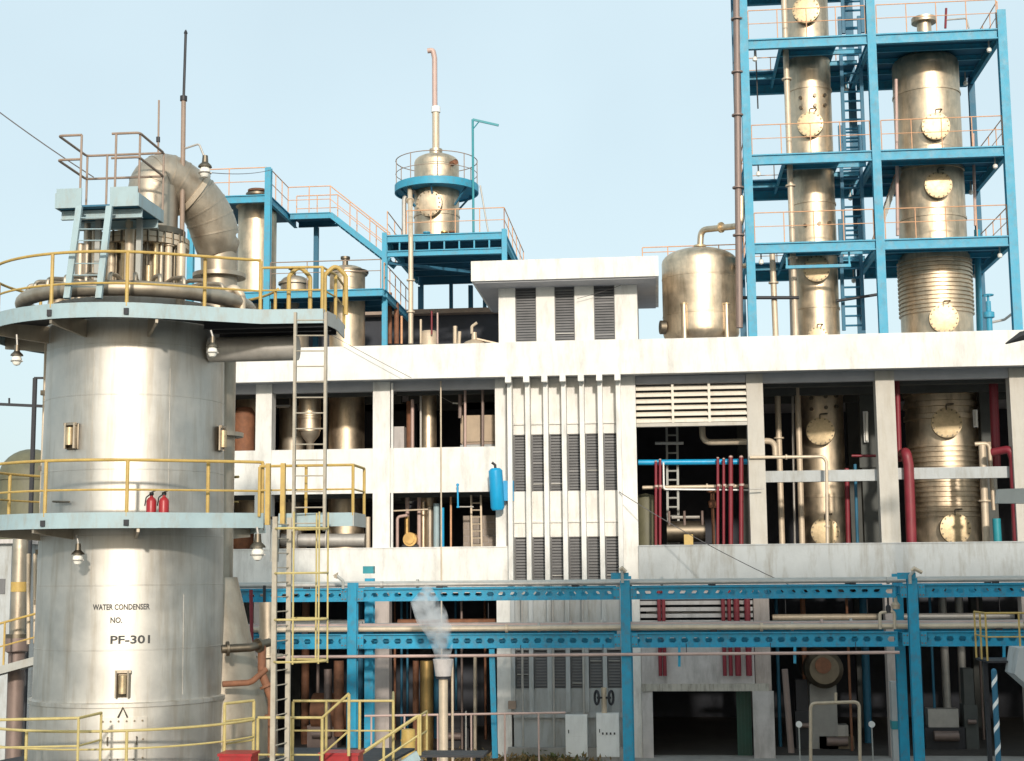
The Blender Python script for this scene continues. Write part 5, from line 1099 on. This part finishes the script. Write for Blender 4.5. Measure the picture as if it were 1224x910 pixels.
for x in (tl + .5, trr - .4):
    obj('support_post', beam((x, tp1 - .4, ztd), (x, tp1 - .4, tpz - .02), .12, .12), 'pale_grey', tw)
rz = ZZ(161, tp0, 110); rm = ZZ(190, tp0, 110); up = lambda x, y, z: Vector((x, y, z))
for z in (rz, rm):
    obj('handrail', tube([up(XX(88, tp0), tp0, z), up(tl, tp0, z), up(tl, tp1, z), up(trr, tp1, z), up(trr, tp0, z), up(g1, tp0, z)], .03, 8, bend=.1), 'brown_rail', tw)
for x, y in ((XX(88, tp0), tp0), (tl + .02, tp1), (XX(120, tp1), tp1), (g1 + .1, tp0), (trr, tp1), (trr - .02, tp0 + .1)): obj('rail_post', cyl((x, y, tpz), (x, y, rz), .028, 8), 'brown_rail', tw)
for px, qx in ((95, 80), (131, 118)):
    a = A(px, 247, tp0 - .06); b = A(qx, 357, TY - RT + .1); obj('stair_stringer', beam(b, a, .14, .09), 'pale_blue', tw)
f = None
a1, b1, a2, b2 = A(95, 247, tp0 - .06), A(80, 357, TY - RT + .1), A(131, 247, tp0 - .06), A(118, 357, TY - RT + .1)
for k in range(1, 8):
    c = b1.lerp(a1, k / 8); d = b2.lerp(a2, k / 8)
    if f is None: f = obj('rung', cyl(c, d, .014, 6), 'pale_blue', tw); c0 = c
    else: rep(f, c - c0)
# ---- lower platform round the foot with rails
zl_ = ZZ(875, TY - 3.4, 150) - 1.1
obj('deck', ring(TX, TY, 2.4, 3.4, zl_ - .08, zl_, 64), 'dark_iron', tw)
for k in range(10):
    a = R(36 * k + 10); obj('support_leg', beam((TX + 3.2 * math.cos(a), TY + 3.2 * math.sin(a), GZ), (TX + 3.2 * math.cos(a), TY + 3.2 * math.sin(a), zl_ - .082), .15, .15), 'dark_iron', tw)
railing(tw, arc(TX, TY, zl_, 3.36, 175, 345, 40), 1.1, 'pale_yellow', .03, (.66,), 2.2, pr=.035)
# conduit on the left edge and small fittings
a, b = A(49, 405, TY), A(40, 850, TY); b.x = a.x = TX - 2.28
obj('conduit', cyl(b, a, .05, 8), 'cream_pipe', tw)
for y in (470, 560, 660, 720): c = Vector((a.x, TY, ZZ(y, TY, 50))); obj('conduit_clip', box(c.x - .08, c.x + .1, c.y - .08, c.y + .02, c.z - .06, c.z + .06), 'dark_steel', tw)
c = surf(68, 600); obj('sample_valve', tube([c, c + Vector((-.02, -.16, 0)), c + Vector((.42, -.3, -.02))], .025, 6), 'dark_steel', tw)

# lightning rods and lamp arm
lr = thing('lightning_rod', 'tall dark lightning rod rising from tower head into the sky', 'mast', A(217, 330, TY)); a, b, c = A(217, 330, TY), A(219.5, 118, TY), A(222, 40, TY)
obj('lower_mast', cyl(a, b, .06, 10), 'brown_rail', lr); obj('upper_mast', cyl(b, c, .035, 8), 'dark_iron', lr); obj('joint_collar', cyl(b - Vector((0, 0, .06)), b + Vector((0, 0, .06)), .09, 10), 'dark_iron', lr); obj('finial', lathe(c.x, c.y, [(.001, -.05), (.05, 0), (.03, .06), (.001, .1)], 10, c.z), 'dark_iron', lr)
lr = thing('lightning_rod', 'short thin rod standing left of the tall lightning rod', 'mast', A(189, 168, TY)); a, b = A(189, 190, TY), A(190, 120, TY)
obj('rod', cyl(a, b, .025, 8), 'brown_rail', lr); obj('rod_base', cyl(A(189, 170, TY), A(189, 164, TY), .05, 8), 'dark_iron', lr)
lamp(245, 205, TY, 'well glass lamp on goose neck arm beside tall lightning rod', [(245, 190, TY), (238, 172, TY), (220, 178, TY)], 1.2)
lamp(20, 430, 31.5, 'well glass lamp hanging at left under the upper ring platform', [(20, 400, 31.5)])
lamp(254, 420, 31.4, 'well glass lamp hanging right of centre under upper ring platform', [(252, 395, 31.4)])
lamp(93, 668, 31.2, 'well glass lamp hanging at left under the middle ring platform', [(92, 640, 31.2)])
lamp(308, 661, 31.5, 'large well glass lamp right of tower below middle platform', [(307, 630, 31.5)], 1.25)
# fire extinguishers
for px, lab in ((181, 'left one of two red fire extinguishers on middle ring platform'), (196, 'right one of two red fire extinguishers on middle ring platform')):
    c = A(px, 600, TY - 2.75); c.z = zmd; t = thing('fire_extinguisher', lab, 'extinguisher', c, 'red fire extinguishers'); h = ZZ(592, c.y, px) - zmd
    obj('cylinder', lathe(c.x, c.y, [(.001, 0), (.11, .01), (.11, h * .72), (.085, h * .84), (.035, h * .92), (.035, h), (.001, h)], 18, zmd), 'red_paint', t)
    obj('valve_head', lathe(c.x, c.y, [(.05, 0), (.05, .06), (.001, .07)], 10, zmd + h), 'black', t); obj('lever', beam((c.x - .02, c.y, zmd + h + .06), (c.x + .1, c.y, zmd + h + .1), .03, .02), 'black', t)
    obj('hose', tube([(c.x, c.y - .03, zmd + h + .03), (c.x - .1, c.y - .06, zmd + h - .05), (c.x - .13, c.y - .05, zmd + h * .5)], .015, 6, bend=.05), 'black', t)

# ================================================================== LEFT EDGE: pole, olive tank, pipe, rails
pl = thing('dark_pole', 'thin dark pole with cross arm left of the big tower', 'pole', A(42, 700, 40)); a, b = A(40, 700, 40), A(42, 452, 40)
a.z = GZ; a.x = b.x; obj('pole_shaft', beam(a, b, .1, .1), 'dark_iron', pl); obj('cross_arm', beam(A(-30, 482, 40), A(58, 486, 40), .06, .08), 'dark_iron', pl); obj('top_arm', beam(A(41, 452, 40), A(60, 452, 40), .05, .06), 'dark_iron', pl)
obj('arm_pin', cyl(A(11, 483, 40), A(11, 476, 40), .03, 6), 'dark_iron', pl)
ox = XX(38, 60, 560); orr = 1.35; oz = ZZ(572, 60, 40)
ot = thing('olive_tank', 'large olive domed tank far behind the left tower', 'tank', (ox, 60, GZ))
obj('shell', lathe(ox, 60, [(orr, GZ), (orr, oz)] + [(orr * math.cos(k / 8 * math.pi / 2), oz + 1.25 * math.sin(k / 8 * math.pi / 2)) for k in range(1, 8)] + [(.002, oz + 1.25)], 36), 'olive', ot, ang=30); obj('band', ring(ox, 60, orr, orr + .05, oz - .1, oz + .02, 36), 'olive', ot)
def tree(cx, cy, h, rad, seed, lab):
    t = thing('tree', lab, 'tree', (cx, cy, GZ), 'trees far left'); rnd = random.Random(seed)
    obj('trunk', tube([(cx, cy, GZ), (cx + .1, cy, GZ + h * .35), (cx, cy + .1, GZ + h * .7)], [.25, .18, .08], 8), 'brown_rail', t)
    for k in range(4):
        a = rnd.uniform(0, 6.28); obj('limb', tube([(cx + .08, cy, GZ + h * (.35 + .08 * k)), (cx + math.cos(a) * rad * .7, cy + math.sin(a) * rad * .7, GZ + h * (.6 + .08 * k))], [.09, .03], 6), 'brown_rail', t)
    V, F = [], []
    cl = [(Vector((rnd.gauss(0, rad * .5), rnd.gauss(0, rad * .5), h * rnd.uniform(.45, .95))), rnd.uniform(.25, .5) * rad) for _ in range(16)]
    for i in range(2600):
        c, s = rnd.choice(cl); p = Vector((cx, cy, GZ)) + c + Vector((rnd.gauss(0, s * .6), rnd.gauss(0, s * .6), rnd.gauss(0, s * .45)))
        e = Euler((rnd.uniform(0, 6), rnd.uniform(0, 6), rnd.uniform(0, 6))).to_matrix(); b = len(V); w = .16
        V += [p + e @ Vector(q) for q in ((-w, 0, 0), (0, -w * .5, 0), (w, 0, 0), (0, w * .5, 0))]; F.append((b, b + 1, b + 2, b + 3))
    obj('crown', (V, F), 'far_leaf', t)
tree(XX(4, 75, 590), 75, 10.2, 2.2, 1, 'dark green tree at left edge beyond the olive tank')
tree(XX(30, 82, 590), 82, 9.2, 2.4, 2, 'darker low tree peeping behind the olive tank')
lw = thing('low_outbuilding', 'pale low outbuilding at left edge behind the vertical pipe', 'building', A(-10, 700, 52)); xa, xb = XX(-60, 52, 660), XX(14, 52, 660)
obj('wall', box(xa, xb, 52, 56, GZ, ZZ(650, 52, 0)), 'old_wall', lw); obj('roof', box(xa - .3, xb + .25, 51.7, 56.3, ZZ(650, 52, 0), ZZ(645, 52, 0)), 'grey_wall', lw)
obj('window', box(xa + 1.2, xb - .2, 51.96, 51.998, ZZ(710, 52, 0), ZZ(692, 52, 0)), 'louvre_grey', lw)
vpz = thing('riser_pipe', 'fat pale riser pipe with yellow band left of the tower foot', 'pipe', A(21, 760, 38)); a, b = A(21, 758, 38), A(24, 655, 38); b.x = a.x
obj('pipe_run', tube([a, b, b + Vector((-.05, .1, .35)), b + Vector((.5, .4, .5))], .2, 16, bend=.3), 'duct_steel', vpz); c = A(22, 702, 38); c.x = a.x; obj('yellow_band', cyl(c - Vector((0, 0, .12)), c + Vector((0, 0, .14)), .215, 16), 'yellow_rail', vpz)
obj('base_flange', cyl(a - Vector((0, 0, .1)), a, .3, 16), 'dark_steel', vpz); obj('base_valve', lathe(a.x, a.y, [(.2, GZ - a.z), (.22, -.5), (.3, -.45), (.3, -.1), (.1, -.1)], 14, a.z), 'brown_pipe', vpz)
for k, px in enumerate((34, 42)): pipe([(px, 662, 37.5), (px, 770, 37.5)], .05, 'cream_pipe', ('thin pale conduit first right of banded riser', 'thin pale conduit second right of banded riser')[k], 'conduit', bend=0)
t = thing('yellow_walkway', 'yellow railed sloping walkway at left edge behind tower', 'walkway', A(0, 810, 37))
p, q = A(-40, 812, 37), A(48, 788, 37); obj('stringer', beam(p, q, .08, .2), 'pale_grey', t); obj('stringer', beam(p + Vector((0, .9, 0)), q + Vector((0, .9, 0)), .08, .2), 'pale_grey', t)
obj('walk_deck', ([p + Vector((0, .05, .02)), q + Vector((0, .05, .02)), q + Vector((0, .85, .02)), p + Vector((0, .85, .02)), p + Vector((0, .05, -.02)), q + Vector((0, .05, -.02)), q + Vector((0, .85, -.02)), p + Vector((0, .85, -.02))], [(0, 1, 2, 3), (4, 7, 6, 5), (0, 4, 5, 1), (1, 5, 6, 2), (2, 6, 7, 3), (3, 7, 4, 0)]), 'dark_iron', t)
railing(t, [p, q], 1.2, 'yellow_rail', .03, (.5,), .9); obj('support_leg', beam((p.x + .6, 37.4, GZ), (p.x + .6, 37.4, p.z), .12, .12), 'pale_yellow', t); obj('support_leg', beam((q.x, 37.4, GZ), (q.x, 37.4, q.z - .1), .12, .12), 'pale_yellow', t)
t = thing('yellow_railing', 'pale yellow rails at bottom left corner before the tower', 'railing', A(0, 905, 29.5)); p, q = A(-20, 935, 29.5), A(92, 933, 29.5); railing(t, [p, q, q + Vector((.05, 1.1, 0))], ZZ(861, 29.5, 40) - p.z, 'pale_yellow', .03, (.55,), 1.5); obj('deck', slab([(p.x, 29.4), (q.x, 29.4), (q.x, 31.0), (p.x, 31.0)], p.z - .05, p.z), 'dark_iron', t)
for dx in (.3, 1.6): obj('support_leg', beam((p.x + dx, 30.2, GZ), (p.x + dx, 30.2, p.z - .052), .1, .1), 'dark_iron', t)
# bottom middle: yellow stair rails right of the tower
t = thing('yellow_stair', 'pale yellow railed stair landing beside the tower foot', 'stair', A(380, 905, 34))
zd = ZZ(926, 34, 330)
railing(t, [Vector((XX(268, 32.4, 880), 32.4, zd)), Vector((XX(303, 33.2, 880), 33.2, zd))], 1.75, 'pale_yellow', .032, (.5, .78), .8, pr=.036)
railing(t, [Vector((XX(308, 33.2, 880), 33.2, zd)), Vector((XX(385, 33.2, 880), 33.2, zd)), Vector((XX(417, 33.0, 850), 33.0, zd + .55))], ZZ(858, 33.2, 340) - zd, 'pale_yellow', .032, (.4,), .75, pr=.036)
railing(t, [Vector((XX(350, 36.5, 870), 36.5, zd)), Vector((XX(470, 36.5, 870), 36.5, zd)), Vector((XX(470, 39, 870), 39, zd))], ZZ(838, 36.5, 420) - zd, 'pale_yellow', .032, (.5,), 1.0, pr=.036)
obj('deck', slab([(XX(262, 33, 900), 32.3), (XX(420, 33, 900), 32.3), (XX(475, 36.5, 900), 39.1), (XX(300, 36.5, 900), 39.1)], zd - .06, zd), 'dark_iron', t)
for px, Y in ((330, 32.8), (410, 32.8), (400, 38)): x = XX(px, Y, 900); obj('support_leg', beam((x, Y, GZ), (x, Y, zd - .062), .15, .15), 'dark_iron', t)
t = thing('yellow_stair', 'yellow railed stair going down left of the vent stack', 'stair', A(470, 905, 36))
p0, p1 = A(497, 905, 36), A(440, 975, 34.6); q0 = A(420, 935, 35); 
for dy in (0, 1.0):
    a, b = A(416, 960, 35 + dy), A(500, 903, 36 + dy); obj('stair_stringer', beam(a, b, .07, .24), 'pale_blue', t)
    railing(t, [a, a.lerp(b, .5), b], .95, 'pale_yellow', .032, (.5,), .9, pr=.034)
f = None
for k in range(1, 9):
    c = A(416, 960, 35).lerp(A(500, 903, 36), k / 9)
    if f is None: f = obj('stair_tread', box(c.x - .12, c.x + .12, c.y + .04, c.y + .96, c.z - .02, c.z + .02), 'dark_iron', t); c0 = c
    else: rep(f, c - c0)
c = A(500, 903, 36); obj('landing', box(c.x, c.x + 1.6, 36, 37.0, c.z - .05, c.z), 'dark_iron', t); railing(t, [c + Vector((.05, 0, 0)), c + Vector((.05, 1, 0))], .95, 'pale_yellow', .03, (.5,), .9)
for dx in (.2, 1.4): obj('support_leg', beam((c.x + dx, 36.5, GZ), (c.x + dx, 36.5, c.z - .052), .12, .12), 'dark_iron', t)
t = thing('pipe_rail', 'long low pale pipe rail before dark ground floor openings', 'railing', A(500, 855, 46)); a, b = A(436, 856, 45.6), A(676, 852, 45.6); obj('rail_pipe', cyl(a, b, .035, 8), 'pink_pipe', t)
for k in range(6): c = a.lerp(b, (k + .2) / 6); obj('rail_post', cyl((c.x, c.y, GZ), (c.x, c.y, c.z), .03, 8), 'pink_pipe', t)
# curved yellow hand rail and yellow drum
t = thing('yellow_drum', 'small yellow drum between stair rails left of vent stack', 'drum', A(488, 905, 43)); c = A(488, 905, 43); obj('drum_shell', lathe(c.x, 43, [(.001, GZ), (.2, GZ), (.21, ZZ(885, 43, 488)), (.2, ZZ(872, 43, 488)), (.001, ZZ(871, 43, 488))], 18), 'yellow_rail', t); obj('drum_hoop', ring(c.x, 43, .205, .225, ZZ(886, 43, 488), ZZ(884, 43, 488), 18), 'yellow_rail', t)
for px0_, px1_, py_, Y, lab in ((262, 300, 901, 31.6, 'red painted box at tower foot on the left'), (382, 428, 900, 33.9, 'red painted box behind yellow stair rails')):
    xa, xb = XX(px0_, Y, 890), XX(px1_, Y, 890); zt_ = ZZ(py_, Y, px0_); t = thing('red_box', lab, 'box', ((xa + xb) / 2, Y + .3, zd), 'red boxes at the tower foot'); obj('body', box(xa, xb, Y, Y + .6, zd, zt_ - .06), 'red_paint', t); obj('lid', box(xa - .03, xb + .03, Y - .03, Y + .63, zt_ - .058, zt_), 'red_paint', t)
# valves and bent pipes right of the tower
pipe([(265, 776, 33.6), (300, 774, 33.9), (322, 768, 34.4)], .1, 'dark_steel', 'dark stub pipe leaving the tower foot to the right', 'branch_pipe', bend=.2, flanges=((0, .2), (1, .4)))
pipe([(266, 818, 33.6), (300, 816, 33.9), (318, 800, 34.2)], .07, 'rust', 'rusty pipe curving beneath the dark stub pipe', 'branch_pipe', bend=.3)
pipe([(313, 770, 34.2), (313, 805, 34.2), (325, 835, 34.2), (325, 905, 34.2)], .1, 'rust', 'rusty zigzag pipe between hopper and ladder', 'branch_pipe', bend=.2, flanges=((1, .5), (2, .3)))
pipe([(300, 705, 46.5), (301, 770, 46.5)], .06, 'maroon', 'thin red pipe on the rack left of the caged ladder', 'drop_pipe', bend=0)
pipe([(316, 700, 46.4), (316, 800, 46.4)], .05, 'dark_iron', 'thin dark pipe on the rack left of the caged ladder', 'drop_pipe', bend=0)
pipe([(320, 720, 37), (322, 905, 37)], .22, 'duct_steel', 'weathered vertical pipe directly behind caged ladder foot', 'riser_pipe', bend=0, flanges=((0, .35),), n=16)
# ================================================================== RIGHT EDGE
t = thing('yellow_platform', 'small yellow railed platform at right edge near the rack', 'platform', A(1200, 812, 44)); z0 = ZZ(790, 44, 1200); xa, xb = XX(1180, 44, 780), XX(1260, 44, 780)
obj('deck', box(xa, xb, 44, 45.6, z0 - .06, z0), 'dark_iron', t); railing(t, [(xb, 44, z0), (xa, 44.0, z0), (xa, 45.5, z0)], ZZ(733, 44, 1200) - z0, 'yellow_rail', .03, (.5,), .75)
for dx in (.1, 1.8): obj('support_leg', beam((xa + dx, 44.8, GZ), (xa + dx, 44.8, z0 - .062), .12, .12), 'dark_iron', t)
sp = thing('striped_pole', 'blue and white spiral striped pole at bottom right', 'pole', A(1190, 905, 43)); a = A(1188, 802, 43); r_ = .078
obj('pole_shaft', cyl((a.x, 43, GZ), (a.x, 43, a.z), r_, 14), 'deep_blue', sp)
H = a.z - GZ; V, F = [], []; n = 200; turns = 6
for i in range(n + 1):
    for s in (0, 1):
        for o_ in (.004,):
            ang_ = i / n * turns * 2 * math.pi; z = GZ + (H - .18) * i / n + s * .15; V.append(Vector((a.x + (r_ + o_) * math.cos(ang_), 43 + (r_ + o_) * math.sin(ang_), z)))
for i in range(n): F.append((2 * i, 2 * i + 2, 2 * i + 3, 2 * i + 1))
obj('spiral_stripe', (V, F), 'white_box', sp); obj('pole_cap', lathe(a.x, 43, [(r_, 0), (r_ * .7, .05), (.001, .07)], 12, a.z), 'deep_blue', sp)
aw = thing('white_canopy', 'corner of a pale canopy at right edge below yellow rails', 'canopy', A(1224, 810, 43)); p = [A(1213, 806, 43), A(1218, 775, 43), A(1310, 775, 43), A(1310, 892, 43)]
obj('canopy_sheet', extrude([(q.x, q.z) for q in p], (0, 43, 0), (0, 44.2, 0), Vector((1, 0, 0)), Vector((0, 0, 1))), 'old_wall', aw); obj('canopy_leg', cyl((p[2].x - .3, 43.3, GZ), (p[2].x - .3, 43.3, p[3].z + .1), .06, 8), 'pale_grey', aw)
lb = thing('street_lamp', 'pale grey lamp head reaching in at right edge before the bay', 'lamp', A(1230, 592, 40)); xa, xb = XX(1190, 40, 592), XX(1262, 40, 592); z0, z1 = ZZ(603, 40, 1210), ZZ(585, 40, 1210)
obj('lamp_housing', extrude([(xa, z0 + .03), (xb, z0), (xb, z1 + .04), (xa + .06, z1)], (0, 39.85, 0), (0, 40.15, 0), Vector((1, 0, 0)), Vector((0, 0, 1))), 'pale_grey', lb); obj('lamp_pole', cyl((xb + .1, 40, GZ), (xb + .1, 40, z1), .07, 10), 'pale_grey', lb); obj('lamp_arm', cyl((xb - .1, 40, (z0 + z1) / 2), (xb + .12, 40, (z0 + z1) / 2), .05, 8), 'pale_grey', lb)
bk = thing('cable_bracket', 'black pointed cable bracket on a pole at right edge over the parapet', 'bracket', A(1235, 404, 42)); p = A(1202, 411, 42); q = A(1240, 397, 42)
obj('bracket_arm', tube([p, p.lerp(q, .5) + Vector((0, 0, .05)), q + Vector((.2, 0, 0))], [.02, .13, .17], 8), 'black', bk); obj('bracket_pole', cyl((q.x + .3, 42, GZ), (q.x + .3, 42, q.z + .4), .09, 10), 'dark_iron', bk)
# ================================================================== CABLES
def cable(p, q, sag, r_, label):
    a, b = A(*p), A(*q); pts = [a.lerp(b, k / 14) - Vector((0, 0, sag * 4 * (k / 14) * (1 - k / 14))) for k in range(15)]
    one('cable', label, 'cable', tube(pts, r_, 6), 'wire', 'overhead wires')
cable((-30, 112, 33), (112, 212, TY), .05, .015, 'thin wire dropping from upper left sky to the tower head')
cable((740, 588, 54.3), (945, 700, 50), .15, .014, 'slanting wire crossing the right grey sill wall')
cable((395, 400, 53.6), (492, 452, 53.5), .02, .012, 'slanting wire across white parapet above first opening')
cable((690, 357, 56.7), (742, 341, 56.7), .03, .01, 'short wire slanting over the penthouse windows')
cable((246, 206, TY), (325, 203, 57), .1, .012, 'thin wire from gooseneck lamp to the blue post')
# ================================================================== UNSEEN BLOCK ADDED BEHIND THE CAMERA FOR SHADE
nb_ = thing('shade_block', 'tall grey block added unseen behind the viewer to shade the lower facade', 'building', (-7, -30, GZ))
tz_ = math.tan(SUN_EL) / math.cos(SUN_AZ); sx_ = math.tan(-SUN_AZ)
def behind(xf0, xf1, zf, y):               # an added mass sized by where its shade should fall on the facade
    k = (F0 - y); return box(xf0 - sx_ * k, xf1 - sx_ * k, y - 14, y, GZ, zf + k * tz_)
obj('shade_wing', behind(-4.6, 40, 7.0, -25), 'concrete', nb_)
